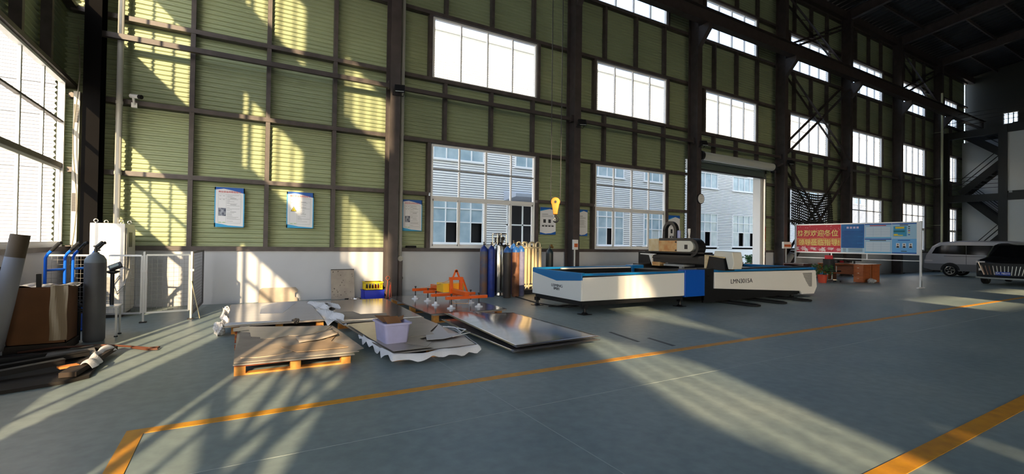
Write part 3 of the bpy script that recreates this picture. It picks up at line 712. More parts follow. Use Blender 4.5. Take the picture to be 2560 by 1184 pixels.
# cutting head cover: cream end, stained side, white rounded end inside the drag chain
hx = gx - 0.22
b = MB(); b.box(hx, hx + 0.38, 9.5, 9.9, 1.3, 1.66); b.build('head_end_cover', CREAM, o, bevel=0.01)
b = MB(); b.box(hx - 0.01, hx + 0.3, 8.86, 9.5, 1.3, 1.61); b.build('head_side_cover', RUST, o, bevel=0.008)
b = MB(); n = 12
arc = [(8.46 - 0.13 * math.sin(PI * k / n), 1.455 - 0.15 * math.cos(PI * k / n) * -1) for k in range(n + 1)]
b.prism([(8.86, 1.305), (8.46, 1.305)] + [(8.46 - 0.14 * math.sin(PI * k / n), 1.455 - 0.15 * math.cos(PI * k / n)) for k in range(1, n)] + [(8.46, 1.605), (8.86, 1.605)], hx - 0.01, hx + 0.28, 'YZ'); b.build('head_round_cover', mat('cap_white', (222, 218, 206), 0.4), o, bevel=0.006)
b = MB(); b.box(hx - 0.016, hx - 0.008, 8.5, 8.6, 1.38, 1.5); b.build('cover_window', BLACK, o)
b = MB(); 
for (y, z) in ((8.89, 1.34), (8.89, 1.57)): b.lathe([(0.025, 0), (0.025, 0.012)], (hx - 0.02, y, z), 12, 'X')
b.build('cover_screw', BLACK, o)
path = [(hx + 0.15, 9.5, 1.645), (hx + 0.15, 8.5, 1.645)] + [(hx + 0.15, 8.46 - 0.27 * math.sin(PI * k / n), 1.42 + 0.225 * math.cos(PI * k / n)) for k in range(0, n)]
b = MB()
for i in range(len(path) - 1): b.bar(path[i], path[i + 1], 0.3, 0.07, up=(0, 0, 1) if i < 2 else (0, -math.sin(PI * (i - 2) / n) - 1e-3, math.cos(PI * (i - 2) / n)))
b.build('drag_chain', BLACK, o)
b = MB(); ap = [(hx + 0.2, 9.46, 1.65)] + [(hx + 0.2, 9.25 + 0.2 * math.cos(PI * k / 14), 1.88 + 0.24 * math.sin(PI * k / 14)) for k in range(15)] + [(hx + 0.2, 9.06, 1.65)]
for i in range(len(ap) - 1):
    d = Vector(ap[i + 1]) - Vector(ap[i]); b.bar(ap[i], Vector(ap[i]) + d * 1.12, 0.12, 0.085, up=(0, d.z, -d.y))
b.build('cable_chain_arch', BLACK, o)
b = MB(); b.lathe([(0.02, 1.66), (0.035, 1.7), (0.02, 1.72), (0.036, 1.85), (0.036, 1.93), (0.03, 1.94)], (hx + 0.2, 8.62, 0), 14); b.build('gas_fitting', MWHITE, o, smooth=True)
b = MB(); b.lathe([(0.05, 1.66), (0.05, 1.88), (0.03, 1.9)], (hx + 0.22, 8.98, 0), 14); b.build('filter_bowl', mat('blue_bowl', (150, 156, 206), 0.2), o, smooth=True)
text('LEIMING', 0.085, (6.168, 8.5, 0.545), FACE_W, PRINT, 'maker_lettering', o, sx=1.35)
text('镭鸣激光', 0.06, (6.168, 8.51, 0.475), FACE_W, PRINT, 'maker_lettering', o, sx=0.95)
text('LMN3015A', 0.165, (11.55, 7.618, 0.555), FACE_S, PRINT, 'model_lettering', o, sx=1.22)
b = MB(); rnd = random.Random(3)
for k in range(22):
    z = 0.70 - k * 0.019; L = 0.42 * (1 - (k / 24) ** 1.3) + 0.1
    for j in range(int(L / 0.03)): b.box(15.0 - j * 0.03 - 0.019, 15.0 - j * 0.03, 7.614, 7.621, z, z + 0.010)
b.build('dot_pattern', PRINT, o)
# u-shaped floor rails in front of the machine's bed
for i, (x, y) in enumerate(((10.9, 6.95), (12.1, 6.98), (13.3, 6.98))):
    t = MB(); t.tube([(x, 8.2, 0.03), (x, y, 0.03), (x + 0.08, y - 0.1, 0.03), (x + 0.22, y - 0.1, 0.03), (x + 0.3, y, 0.03), (x + 0.3, 8.2, 0.03)], 0.026, 8)
    tag(t.build('floor_loop_rail', RUBBER, smooth=True), '%s black looped rail sticking out under the cutting machine bed' % ('first', 'middle', 'last')[i], 'rail')
t = MB(); t.tube([(6.3, 9.0, 0.015), (6.7, 8.7, 0.015), (7.0, 8.75, 0.015), (6.9, 8.95, 0.015), (6.5, 8.95, 0.015), (6.4, 9.6, 0.015), (6.6, 11, 0.015)], 0.012, 6); tag(t.build('floor_cable', RUBBER, smooth=True), 'thin black cable on the floor under the loading table', 'cable')

# ================================================================ GAS CORNER
def gas_cylinder(x, y, r, h, body, shoulder, label, group=None, cap=False, valve=True, split=0.86):
    o = thing('gas_cylinder', label, 'gas cylinder', (x, y, 0), group=group)
    b = MB(); b.lathe([(r * 0.9, 0), (r, 0.03), (r, h * split)], (x, y, 0), 24); b.build('cylinder_body', body, o, smooth=True)
    b = MB(); b.lathe([(r, h * split), (r * 0.96, h * (split + 0.035)), (r * 0.72, h * (split + 0.075)), (r * 0.34, h * (split + 0.1)), (r * 0.3, h * (split + 0.115))], (x, y, 0), 24); b.build('cylinder_shoulder', shoulder, o, smooth=True)
    z = h * (split + 0.11)
    b = MB(); b.lathe([(0.022, z), (0.022, z + 0.05), (0.014, z + 0.055), (0.014, z + 0.08), (0.03, z + 0.082), (0.03, z + 0.1)], (x, y, 0), 12); b.cyl((x, y, z + 0.035), (x + 0.05, y - 0.01, z + 0.035), 0.012, 8); b.build('cylinder_valve', mat('valve_dark', (70, 66, 62), 0.4, metal=0.5), o, smooth=True)
    return o
CBL = mat('cylinder_blue', (38, 62, 150), 0.45, rgb2=(30, 48, 118), scale=7)
CBD = mat('cylinder_worn_blue', (66, 78, 104), 0.5, rgb2=(112, 82, 66), scale=4)
CSH = mat('cylinder_bright_blue', (40, 96, 170), 0.45)
CDK = mat('cylinder_dark', (58, 50, 46), 0.5, rgb2=(44, 40, 40), scale=5)
CBR = mat('cylinder_rust_brown', (142, 96, 70), 0.55, rgb2=(108, 70, 52), scale=5)
CLV = mat('cylinder_greyed_lilac', (128, 128, 160), 0.5, rgb2=(104, 106, 142), scale=6)
CGY = mat('cylinder_grey', (92, 92, 94), 0.5, rgb2=(80, 80, 84), scale=4)
GG = 'gas cylinders standing by the window'
gas_cylinder(5.825, 11.42, 0.105, 1.44, CBD, CBL, 'worn slate blue gas cylinder with a rust patch, outermost by the window', GG)
gas_cylinder(6.03, 11.37, 0.105, 1.44, CBL, CBL, 'clean royal blue gas cylinder beside the steel tank', GG)
gas_cylinder(6.30, 10.95, 0.108, 1.42, CDK, CSH, 'dark brown gas cylinder with a blue shoulder, in front of the steel tank', GG)
gas_cylinder(6.68, 11.15, 0.105, 1.42, CBR, CSH, 'rust brown gas cylinder with a blue shoulder', GG)
gas_cylinder(6.91, 11.25, 0.105, 1.44, CLV, CSH, 'lilac grey gas cylinder with a blue shoulder beside the brass coloured vaporizer', GG)
gas_cylinder(6.93, 11.70, 0.105, 1.5, CBL, CSH, 'blue gas cylinder half hidden behind the rust brown one', GG)
o = gas_cylinder(8.38, 11.95, 0.115, 1.36, mat('cylinder_teal_black', (46, 52, 52), 0.4), mat('cylinder_teal', (40, 58, 66), 0.4), 'short dark cylinder with a regulator under the product poster')
b = MB(); b.lathe([(0.03, 0), (0.03, 0.03)], (8.44, 11.92, 1.42), 12, 'Y'); b.lathe([(0.03, 0), (0.03, 0.03)], (8.48, 11.92, 1.36), 12, 'Y'); b.cyl((8.38, 11.95, 1.36), (8.5, 11.94, 1.38), 0.015, 8); b.build('regulator', mat('brass', (150, 112, 60), 0.3, metal=0.8), o, smooth=True)
# cryogenic tank
o = thing('liquid_gas_tank', 'polished steel liquid gas tank standing among the cylinders', 'gas tank', (6.40, 11.60, 0))
b = MB(); b.lathe([(0.235, 0.1), (0.25, 0.14), (0.25, 1.38), (0.235, 1.42), (0.12, 1.48), (0.1, 1.5)], (6.40, 11.60, 0), 32); b.build('tank_body', CHROME, o, smooth=True)
b = MB(); b.lathe([(0.22, 0.0), (0.24, 0.02), (0.22, 0.1)], (6.40, 11.60, 0), 28); b.build('tank_base_ring', CHROME, o, smooth=True)
b = MB(); b.tube([(6.40 + 0.2 * math.cos(2 * PI * k / 20), 11.60 + 0.2 * math.sin(2 * PI * k / 20), 1.73) for k in range(20)], 0.018, 8, closed=True)
for k in range(4):
    a = PI / 4 + k * PI / 2; b.cyl((6.40 + 0.2 * math.cos(a), 11.60 + 0.2 * math.sin(a), 1.4), (6.40 + 0.2 * math.cos(a), 11.60 + 0.2 * math.sin(a), 1.73), 0.016, 8)
b.build('tank_handrail', CHROME, o, smooth=True)
b = MB()
for k in range(5):
    a = k * 1.3; x, y = 6.40 + 0.11 * math.cos(a), 11.60 + 0.11 * math.sin(a); b.cyl((x, y, 1.46), (x, y, 1.6), 0.025, 8); b.lathe([(0.045, 1.6), (0.045, 1.63)], (x, y, 0), 10)
b.cyl((6.40, 11.60, 1.48), (6.40, 11.60, 1.7), 0.03, 10); b.lathe([(0.055, 0), (0.055, 0.03)], (6.43, 11.43, 1.6), 14, 'Y'); b.build('tank_valve', mat('valve_dark', (70, 66, 62), 0.4), o, smooth=True)
# vaporizer of upright looped tubes
o = thing('tube_vaporizer', 'rack of tall looped pale tubes glowing in the sun beside the cylinders', 'vaporizer', (7.3, 11.75, 0))
VAP = mat('vaporizer_alloy', (226, 208, 170), 0.3, metal=0.35)
for i, x in enumerate((7.2, 7.44, 7.68)):
    for j, y in enumerate((11.55, 11.85)):
        t = MB(); t.tube([(x - 0.075, y, 0.14), (x - 0.075, y, 1.42)] + [(x - 0.075 * math.cos(PI * k / 8), y, 1.44 + 0.07 * math.sin(PI * k / 8)) for k in range(1, 8)] + [(x + 0.075, y, 1.42), (x + 0.075, y, 0.2)] + [(x + 0.075 * math.cos(PI * k / 6), y, 0.18 - 0.06 * math.sin(PI * k / 6)) for k in range(1, 6)], 0.02, 10)
        t.build('looped_tube', VAP, o, smooth=True)
        for dx in (-0.075, 0.075):
            f = MB(); f.box(x + dx - 0.055, x + dx + 0.055, y - 0.003, y + 0.003, 0.3, 1.32); f.box(x + dx - 0.003, x + dx + 0.003, y - 0.055, y + 0.055, 0.3, 1.32); f.build('tube_fin', VAP, o)
b = MB(); b.box(7.08, 7.82, 11.5, 11.9, 0.0, 0.12); b.build('rack_base', DKGREY, o)
b = MB(); b.box(7.1, 7.8, 11.52, 11.54, 0.22, 0.27); b.box(7.1, 7.8, 11.52, 11.54, 1.33, 1.37); b.build('tie_strap', VAP, o)
# ================================================================ SHEET STACKS ON PALLETS
PG = 'wooden pallets under the sheet metal'
def pallet(x0, x1, y0, y1, h, label, hbot=0.02):
    o = thing('wooden_pallet', label, 'pallet', ((x0 + x1) / 2, (y0 + y1) / 2, 0), group=PG)
    rows = [y0 + 0.05, (y0 + y1) / 2, y1 - 0.05]
    for y in rows:
        b = MB(); b.box(x0, x1, y - 0.05, y + 0.05, 0, hbot); b.build('bottom_board', WOOD, o)
        for x in (x0 + 0.055, (x0 + x1) / 2, x1 - 0.055):
            b = MB(); b.box(x - 0.055, x + 0.055, y - 0.049, y + 0.049, hbot, h - 0.022); b.build('pallet_block', WOOD, o)
    n = 7
    for k in range(n):
        y = y0 + 0.05 + (y1 - y0 - 0.1) * k / (n - 1); b = MB(); b.box(x0, x1, y - 0.055, y + 0.055, h - 0.022, h); b.build('top_board', WOODR, o)
    return o
def sheet_poly(poly, z, t, m, label, group=None, name='steel_sheet', cat='steel sheet', wave=0.0):
    b = MB(); b.prism(poly, z, z + t, 'XY'); o = b.build(name, m); return tag(o, label, cat, group)
def bent_sheet(x0, x1, y0, y1, fz, t, m, label, group=None, n=24, skew=0.0):
    b = MB(); b.grid(lambda u, v: (x0 + (x1 - x0) * u + skew * v, y0 + (y1 - y0) * v, fz(u, v)), n, n)
    o = b.build('steel_sheet', m, solid=t, smooth=True); return tag(o, label, 'steel sheet', group)

# nearest pallet, stripped cut remnants
pallet(0.0, 1.22, 5.90, 8.05, 0.12, 'wooden pallet nearest the camera under torn sheet remnants')
G1 = 'cut sheets on the nearest pallet'
sheet_poly([(-0.01, 5.86), (1.24, 5.78), (1.31, 7.9), (0.04, 8.2)], 0.1205, 0.012, FILMED, 'bottom grey sheet lying straight on the nearest pallet', G1)
sheet_poly([(0.0, 5.92), (0.0, 6.53), (0.05, 7.19), (0.07, 8.3), (1.33, 7.78), (1.40, 6.02), (1.30, 5.95), (1.31, 5.87)], 0.134, 0.007, CARDGREY, 'long beige grey sheet overhanging the nearest pallet', G1)
sheet_poly([(0.07, 8.26), (0.07, 7.8), (0.19, 7.68), (0.19, 7.36), (0.3, 7.26), (0.3, 7.14), (0.5, 7.12), (0.65, 7.23), (0.91, 7.13), (1.05, 7.36), (1.16, 7.4), (1.30, 7.74)], 0.142, 0.008, FILMED, 'stepped grey cut-out sheet at the back of the nearest pallet', G1)
sheet_poly([(-0.02, 7.84), (-0.02, 8.12), (0.19, 8.22), (0.18, 7.88)], 0.151, 0.006, FILMED, 'small grey sheet tab jutting past the nearest pallet', G1)
sheet_poly([(0.06, 6.11), (0.22, 6.48), (0.4, 6.72), (0.56, 6.75), (0.62, 6.55), (0.6, 6.17), (0.42, 6.07), (0.22, 6.05)], 0.142, 0.008, mat('worn_card', (190, 172, 150), 0.7, rgb2=(170, 152, 132), scale=4), 'torn beige sheet scrap near the front of the nearest pallet', G1)
sheet_poly([(0.5, 6.46), (1.02, 6.63), (1.3, 7.2), (1.27, 7.05), (1.1, 6.55), (1.23, 6.1), (0.86, 6.08), (0.64, 6.1)], 0.151, 0.007, mat('brown_card', (176, 150, 122), 0.7, rgb2=(158, 134, 110), scale=4), 'curling beige sheet scrap at the open side of the nearest pallet', G1)
b = MB(); b.grid(lambda u, v: (0.72 + 0.5 * u, 6.62 + 0.42 * v + 0.15 * u, 0.16 + 0.10 * max(0, u - 0.45) ** 1.5 + 0.01 * math.sin(7 * v)), 10, 6)
tag(b.build('paper_scrap', CARDGREY, smooth=True, solid=0.003), 'curled brown paper scrap on the nearest pallet', 'paper')

# stack by the wall, beside the fence
pallet(-0.05, 1.3, 8.5, 10.9, 0.13, 'wooden pallet under the wide sheet stack by the mesh fence')
G2 = 'sheets stacked beside the mesh fence'
for k, lab in enumerate(('lowest wide sheet of the stack by the mesh fence', 'middle wide sheet of the stack by the mesh fence')):
    sheet_poly([(-0.15 + 0.02 * k, 8.36), (-0.09, 11.05), (1.38, 11.08), (1.30 - 0.02 * k, 8.38)], 0.1305 + 0.012 * k, 0.011, FILMED, lab, G2)
sheet_poly([(-0.13, 8.38), (-0.07, 11.02), (1.36, 11.05), (1.28, 8.4)], 0.155, 0.006, SHEETM, 'glossy topmost sheet of the stack by the mesh fence', G2)
sheet_poly([(0.38, 9.49), (0.44, 10.47), (0.74, 11.0), (1.14, 10.98), (0.74, 9.39)], 0.1615, 0.002, FILMB, 'pale blue film patch lying on the glossy sheet by the fence', name='plastic_film', cat='film')
sheet_poly([(-0.14, 8.36), (0.62, 8.42), (0.62, 8.5), (-0.13, 8.62)], 0.1615, 0.006, PAPERW, 'white wrapping strip along the front edge of the fence side stack', name='wrapping_strip', cat='wrapping')
def crumple(c, s, label, m=PAPERW, seed=1, name='crumpled_wrapping'):
    r = random.Random(seed); b = MB(); ph = [r.random() * 6 for _ in range(6)]
    def fn(u, v):
        a = 2 * PI * u; t = PI * v; k = 1 + 0.28 * math.sin(3 * a + ph[0]) * math.sin(2 * t + ph[1]) + 0.18 * math.sin(7 * a + ph[2] + 5 * t)
        return (c[0] + s[0] * k * math.sin(t) * math.cos(a), c[1] + s[1] * k * math.sin(t) * math.sin(a), c[2] + s[2] * k * math.cos(t))
    b.grid(fn, 28, 16); o = b.build(name, m, smooth=False); return tag(o, label, 'wrapping')
crumple((-0.21, 8.5, 0.10), (0.07, 0.15, 0.085), 'ball of crumpled white wrapping at the fence side stack corner', seed=3)
crumple((-0.13, 9.6, 0.24), (0.045, 0.12, 0.05), 'knot of white wrapping further back on the fence side stack', seed=5)
b = MB(); b.grid(lambda u, v: (-0.2 + 0.09 * u + 0.02 * math.sin(9 * v), 8.5 + 1.15 * v, 0.16 + 0.09 * v + 0.03 * math.sin(5 * u + 8 * v)), 5, 14)
tag(b.build('wrapping_strip', PAPERW, solid=0.003), 'twisted white wrapping strip joining the two crumpled lumps', 'wrapping')
crumple((0.86, 8.4, 0.16), (0.05, 0.06, 0.035), 'small dark scrap on the front edge of the fence side stack', DKGREY, 9, 'scrap_twist')

# stack behind the tub
pallet(1.5, 2.85, 8.25, 10.8, 0.13, 'wooden pallet under the sheet stack with torn white paper')
G3 = 'sheets stacked in the middle by the wall'
sheet_poly([(1.5, 8.02), (1.38, 11.0), (2.98, 10.88), (2.88, 7.95)], 0.1305, 0.02, FILMED, 'lower sheet of the middle stack with torn white paper edge', G3)
sheet_poly([(1.57, 8.08), (1.46, 10.98), (2.97, 10.86), (2.86, 8.0)], 0.151, 0.006, SHEETM, 'glossy top sheet of the middle stack', G3)
sheet_poly([(1.62, 9.12), (1.9, 9.08), (1.95, 8.68), (2.4, 8.63), (2.3, 8.14), (1.57, 8.2)], 0.1575, 0.004, CARDGREY, 'beige paper cover left on the middle sheet stack', G3, 'paper_cover', 'paper cover')
b = MB()
def torn(u, v):
    r = 0.05 * math.sin(17 * v) + 0.03 * math.sin(41 * v + 1)
    return (1.36 + 0.26 * (u - 0.35) + r * u + 0.05 * math.sin(3 * v), 7.9 + 2.75 * v, 0.17 + 0.05 * math.sin(5 * u + 13 * v) * (0.4 + u) - 0.14 * max(0, 0.35 - u))
b.grid(torn, 8, 40); tag(b.build('torn_wrapping', PAPERW, solid=0.003), 'long torn white wrapping between the two wall side stacks', 'wrapping')
b = MB(); b.grid(lambda u, v: (1.52 + 0.26 * u, 9.5 + 0.75 * v + 0.1 * u, 0.175 + 0.03 * math.sin(6 * u + 5 * v)), 8, 8); tag(b.build('torn_wrapping', PAPERW, solid=0.003), 'loose white paper flap lying on the middle stack', 'wrapping')

# stack with the vacuum lifter
pallet(3.12, 4.55, 8.1, 10.8, 0.15, 'wooden pallet under the sheets below the orange lifter')
G4 = 'sheets under the vacuum lifter'
for k in range(3):
    sheet_poly([(3.07 - 0.02 * k, 7.98 + 0.02 * k), (3.10 - 0.015 * k, 10.82), (3.3, 11.0), (4.66, 10.9), (4.6 + 0.01 * k, 8.02)], 0.1505 + 0.014 * k, 0.011 if k < 2 else 0.006, SHEETM if k == 2 else FILMED,
               ('lowest', 'second', 'shiny top')[k] + ' sheet of the stack below the orange lifter', G4)
ZT = 0.185
# stack with the tub
pallet(1.70, 2.72, 5.74, 7.8, 0.12, 'wooden pallet under the white edged sheets with the lilac tub')
G5 = 'sheets under the lilac tub'
sheet_poly([(1.52, 7.82), (2.85, 7.95), (2.87, 7.13), (2.86, 6.6), (2.86, 6.2), (2.76, 5.62), (1.63, 5.6), (1.58, 6.5)], 0.1205, 0.014, FILMED, 'lower grey sheet on the pallet with the lilac tub', G5)
b = MB()
def skirt(u, v):
    kk = int(u * 42); ff = u * 42 - kk; r = random.Random(kk * 7).random() * (1 - ff) + random.Random(kk * 7 + 7).random() * ff
    pts = [(2.92, 6.9), (2.95, 6.46), (2.90, 6.16), (2.80, 5.55), (2.35, 5.46), (1.97, 5.42), (1.59, 5.5), (1.60, 6.04), (1.55, 6.54), (1.56, 7.1)]
    k = min(u * (len(pts) - 1), len(pts) - 1.001); i = int(k); f = k - i
    x, y = pts[i][0] + (pts[i + 1][0] - pts[i][0]) * f, pts[i][1] + (pts[i + 1][1] - pts[i][1]) * f
    ix, iy = 2.2 + (x - 2.2) * (0.95 + 0.05 * v + 0.03 * r * v), 6.4 + (y - 6.4) * (0.95 + 0.05 * v + 0.03 * r * v)
    return (ix + 0.012 * math.sin(40 * u), iy + 0.012 * math.sin(55 * u), 0.139 + 0.008 * math.sin(30 * u) - (0.02 + 0.09 * r) * v * v)
b.grid(skirt, 110, 5); tag(b.build('torn_wrapping', PAPERW, solid=0.003), 'ragged white wrapping hanging over the edges of the tub pallet', 'wrapping')
sheet_poly([(1.55, 7.78), (2.83, 7.9), (2.84, 7.16), (2.5, 6.62), (2.48, 6.36), (2.2, 6.2), (2.18, 5.64), (1.66, 5.62), (1.6, 6.5)], 0.150, 0.004, FILMED, 'grey sheet with a notched edge under the lilac tub', G5)
sheet_poly([(2.84, 7.14), (2.81, 6.97), (2.68, 6.35), (2.88, 6.2), (2.47, 6.02), (2.24, 6.05), (2.33, 6.34), (2.55, 6.6)], 0.1555, 0.004, mat('grey_film', (196, 196, 202), 0.4), 'pale cut sheet piece beside the lilac tub', G5)
sheet_poly([(2.02, 6.5), (2.5, 6.6), (2.47, 6.36), (2.04, 6.36)], 0.1565, 0.004, FILMED, 'narrow dark edged strip in the middle of the tub pallet', G5)
sheet_poly([(1.9, 5.98), (2.02, 6.05), (2.25, 5.9), (2.1, 5.66)], 0.1555, 0.004, FILMED, 'small diamond shaped offcut at the front of the tub pallet', G5)
b = MB(); b.tube([(2.8, 6.85, 0.165), (2.92, 6.66, 0.175), (2.86, 6.3, 0.17), (2.62, 6.05, 0.17), (2.75, 6.1, 0.175), (2.98, 6.25, 0.16)], 0.008, 6); b.tube([(2.86, 6.8, 0.17), (2.98, 6.4, 0.18), (2.8, 6.2, 0.175)], 0.008, 6)
tag(b.build('strapping_band', PAPERW), 'tangle of white strapping on the tub pallet', 'strapping')

# bent sheets at the front right
pallet(3.35, 4.5, 5.6, 7.9, 0.07, 'low wooden pallet under the two bent sheets', 0.012)
G6 = 'bent sheets lying in front of the cutting machine'
bent_sheet(3.13, 4.62, 5.26, 7.8, lambda u, v: 0.085 + 0.10 * max(0, v - 0.5) ** 1.5 - 0.02 * (1 - v) * (1 - u) + 0.02 * u * 0, 0.004, SHEETM, 'lower bent steel sheet in front of the cutting machine', G6)
bent_sheet(3.22, 4.68, 5.33, 7.92, lambda u, v: 0.105 + 0.07 * v * (1 - u) + 0.06 * math.exp(-((u - 0.25) / 0.3) ** 2) * v + 0.012 * u, 0.004, SHEETM, 'upper curved steel sheet in front of the cutting machine', G6, skew=0.02)

# lilac tub with cardboard
o = thing('storage_tub', 'lilac plastic tub holding cardboard on a sheet pallet', 'tub', (1.82, 6.25, 0.155), rotz=R(3), world=False)
b = MB(); t = 0.006
def rring(hx, hy, z, r=0.04): return [(sx * (hx - r) + r * math.cos(a), sy * (hy - r) + r * math.sin(a), z) for (sx, sy, a0) in ((1, 1, 0), (-1, 1, 1), (-1, -1, 2), (1, -1, 3)) for a in [(a0 + k / 4) * PI / 2 for k in range(5)]]
rings = [rring(0.148, 0.21, 0.0), rring(0.152, 0.214, 0.03), rring(0.174, 0.24, 0.262), rring(0.178, 0.245, 0.264), rring(0.168, 0.234, 0.264), rring(0.144, 0.206, 0.012)]
n = len(rings[0])
b.add([p for r_ in rings for p in r_], [(i * n + j, i * n + (j + 1) % n, (i + 1) * n + (j + 1) % n, (i + 1) * n + j) for i in range(5) for j in range(n)] + [tuple(reversed(range(n))), tuple(range(5 * n, 6 * n))])
b.build('tub_body', LILAC, o, smooth=True)
b = MB(); rr = rring(0.192, 0.259, 0.264); r2 = rring(0.192, 0.259, 0.244); r3 = rring(0.17, 0.236, 0.264)
b.add(r2 + rr + r3, [(j, (j + 1) % n, n + (j + 1) % n, n + j) for j in range(n)] + [(n + j, n + (j + 1) % n, 2 * n + (j + 1) % n, 2 * n + j) for j in range(n)]); b.build('tub_rim', LILAC, o, solid=0.004)
def card(c, size, rot, label):
    b = MB(); b.obox(c, size, rot); tag(b.build('cardboard_piece', CARTON), label, 'cardboard', 'cardboard in the lilac tub')
card((1.82, 6.22, 0.43), (0.2, 0.005, 0.16), (R(-62), 0, R(8)), 'brown cardboard flap lying across the tub front')
card((1.77, 6.36, 0.43), (0.22, 0.26, 0.005), (R(12), R(6), R(12)), 'largest brown cardboard square in the lilac tub')
card((1.93, 6.36, 0.415), (0.16, 0.2, 0.005), (R(8), R(-18), R(-24)), 'brown cardboard piece leaning out over the tub side')

# vacuum lifter
o = thing('vacuum_lifter', 'orange vacuum lifting frame with suction cups and yellow control box', 'vacuum lifter', (3.95, 9.4, ZT))
b = MB(); b.box(3.90, 4.00, 8.45, 10.35, ZT + 0.235, ZT + 0.315); b.build('main_beam', ORANGE, o, bevel=0.004)
CUPX = {8.5: (3.64, 4.24), 9.1: (3.55, 4.34), 9.75: (3.62, 4.30), 10.28: (3.52, 4.36)}
for y, (xa, xb) in CUPX.items():
    ln = (3.52, 4.42) if y in (8.5, 9.75) else (3.45, 4.44)
    b = MB(); b.box(ln[0], ln[1], y - 0.032, y + 0.032, ZT + 0.175, ZT + 0.235); a = b.build('cross_arm', ORANGE, o, bevel=0.004)
    for x in (xa, xb):
        c = MB(); c.lathe([(0.012, ZT + 0.05), (0.012, ZT + 0.26), (0.022, ZT + 0.262), (0.022, ZT + 0.285)], (x, y, 0), 12); c.build('cup_rod', BLACK, a, smooth=True)
        c = MB(); c.lathe([(0.085, ZT + 0.001), (0.08, ZT + 0.016), (0.035, ZT + 0.028), (0.03, ZT + 0.065), (0.018, ZT + 0.072)], (x, y, 0), 20); c.build('suction_cup', PWHITE, a, smooth=True)
b = MB(); b.box(3.74, 4.22, 9.18, 9.56, ZT + 0.235, ZT + 0.425); b.build('control_box', MYEL, o, bevel=0.012)
b = MB(); b.box(3.93, 4.1, 9.165, 9.18, ZT + 0.25, ZT + 0.42); b.build('box_door', mat('box_amber', (244, 170, 18), 0.4), o)
b = MB()
for x in (3.9, 4.12): b.box(x - 0.03, x + 0.03, 9.10, 9.16, ZT + 0.235, ZT + 0.55)
b.box(3.86, 4.16, 9.09, 9.17, ZT + 0.5, ZT + 0.56); b.bar((4.16, 9.13, ZT + 0.52), (4.2, 8.95, ZT + 0.23), 0.04, 0.02); b.build('lifting_portal', ORANGE, o, bevel=0.004)
b = MB(); b.bar((3.94, 9.13, ZT + 0.555), (4.0, 9.13, ZT + 0.70), 0.03, 0.03); b.bar((4.08, 9.13, ZT + 0.555), (4.02, 9.13, ZT + 0.70), 0.03, 0.03); b.lathe([(0.032, 0), (0.032, 0.03)], (4.01, 9.115, ZT + 0.69), 16, 'Y'); b.build('lifting_eye', ORANGE, o)
b = MB(); b.tube([(3.9, 9.2, ZT + 0.5), (3.75, 9.3, ZT + 0.42), (3.6, 9.8, ZT + 0.3), (3.62, 10.2, ZT + 0.26)], 0.008, 6); b.tube([(4.1, 9.2, ZT + 0.3), (4.25, 9.0, ZT + 0.1), (4.1, 8.7, ZT + 0.05), (3.8, 8.75, ZT + 0.06), (3.7, 8.9, ZT + 0.2)], 0.008, 6); b.build('vacuum_hose', mat('clear_hose', (200, 150, 110), 0.3), o, smooth=True)

# things along the wall
b = MB(); b.obox((2.33, 12.36, 0.37), (0.56, 0.008, 0.74), (R(-10), 0, 0)); o = tag(b.build('steel_sheet', CARDGREY), 'spotted beige sheet leaning upright against the plinth', 'steel sheet')
b = MB(); b.obox((2.33, 12.422, 0.745), (0.56, 0.012, 0.02), (R(-10), 0, 0)); b.build('dark_top_edge', BLACK, o)
SPOT = mat('tar_spot', (60, 50, 44), 0.6); b = MB(); rnd = random.Random(11)
for k in range(26):
    u, v = rnd.uniform(-0.25, 0.25), rnd.uniform(-0.3, 0.33); z = 0.37 + v; b.obox((2.33 + u, 12.36 + v * math.tan(R(10)) - 0.006, z), (rnd.uniform(0.006, 0.03), 0.002, rnd.uniform(0.006, 0.02)), (R(-10), rnd.uniform(0, 3), 0))
b.build('stain', SPOT, o)
b = MB(); b.prism([(0.46, 0.0), (0.48, 0.3), (0.54, 0.34), (1.25, 0.335), (1.3, 0.28), (1.3, 0.22), (1.24, 0.2), (1.24, 0.1), (1.3, 0.09), (1.3, 0.0)], 12.44, 12.45, 'XZ'); tag(b.build('steel_sheet', CARDGREY), 'low notched sheet offcut standing against the plinth', 'steel sheet')
def crate(x0, x1, y0, y1, z0, h, m, label, holes):
    o = thing('plastic_crate', label, 'crate', ((x0 + x1) / 2, (y0 + y1) / 2, z0), group='plastic crates by the column')
    b = MB(); t = 0.012
    b.box(x0, x1, y0, y1, z0, z0 + t)
    for (a0, a1, c0, c1) in ((x0, x1, y0, y0 + t), (x0, x1, y1 - t, y1), (x0, x0 + t, y0, y1), (x1 - t, x1, y0, y1)):
        if holes:
            b.box(a0, a1, c0, c1, z0, z0 + h * 0.2); b.box(a0, a1, c0, c1, z0 + h * 0.8, z0 + h)
            n = 6
            for k in range(n + 1):
                f = k / n
                if a1 - a0 > c1 - c0: x = a0 + (a1 - a0) * f; b.box(max(a0, x - 0.012), min(a1, x + 0.012), c0, c1, z0 + h * 0.2, z0 + h * 0.8)
                else: y = c0 + (c1 - c0) * f; b.box(a0, a1, max(c0, y - 0.012), min(c1, y + 0.012), z0 + h * 0.2, z0 + h * 0.8)
        else: b.box(a0, a1, c0, c1, z0, z0 + h)
    b.build('crate_shell', m, o, bevel=0.004)
    b = MB(); e = 0.012
    for (a0, a1, c0, c1) in ((x0 - e, x1 + e, y0 - e, y0 + t), (x0 - e, x1 + e, y1 - t, y1 + e), (x0 - e, x0 + t, y0, y1), (x1 - t, x1 + e, y0, y1)): b.box(a0, a1, c0, c1, z0 + h - 0.02, z0 + h)
    b.build('crate_rim', m, o)
    return o
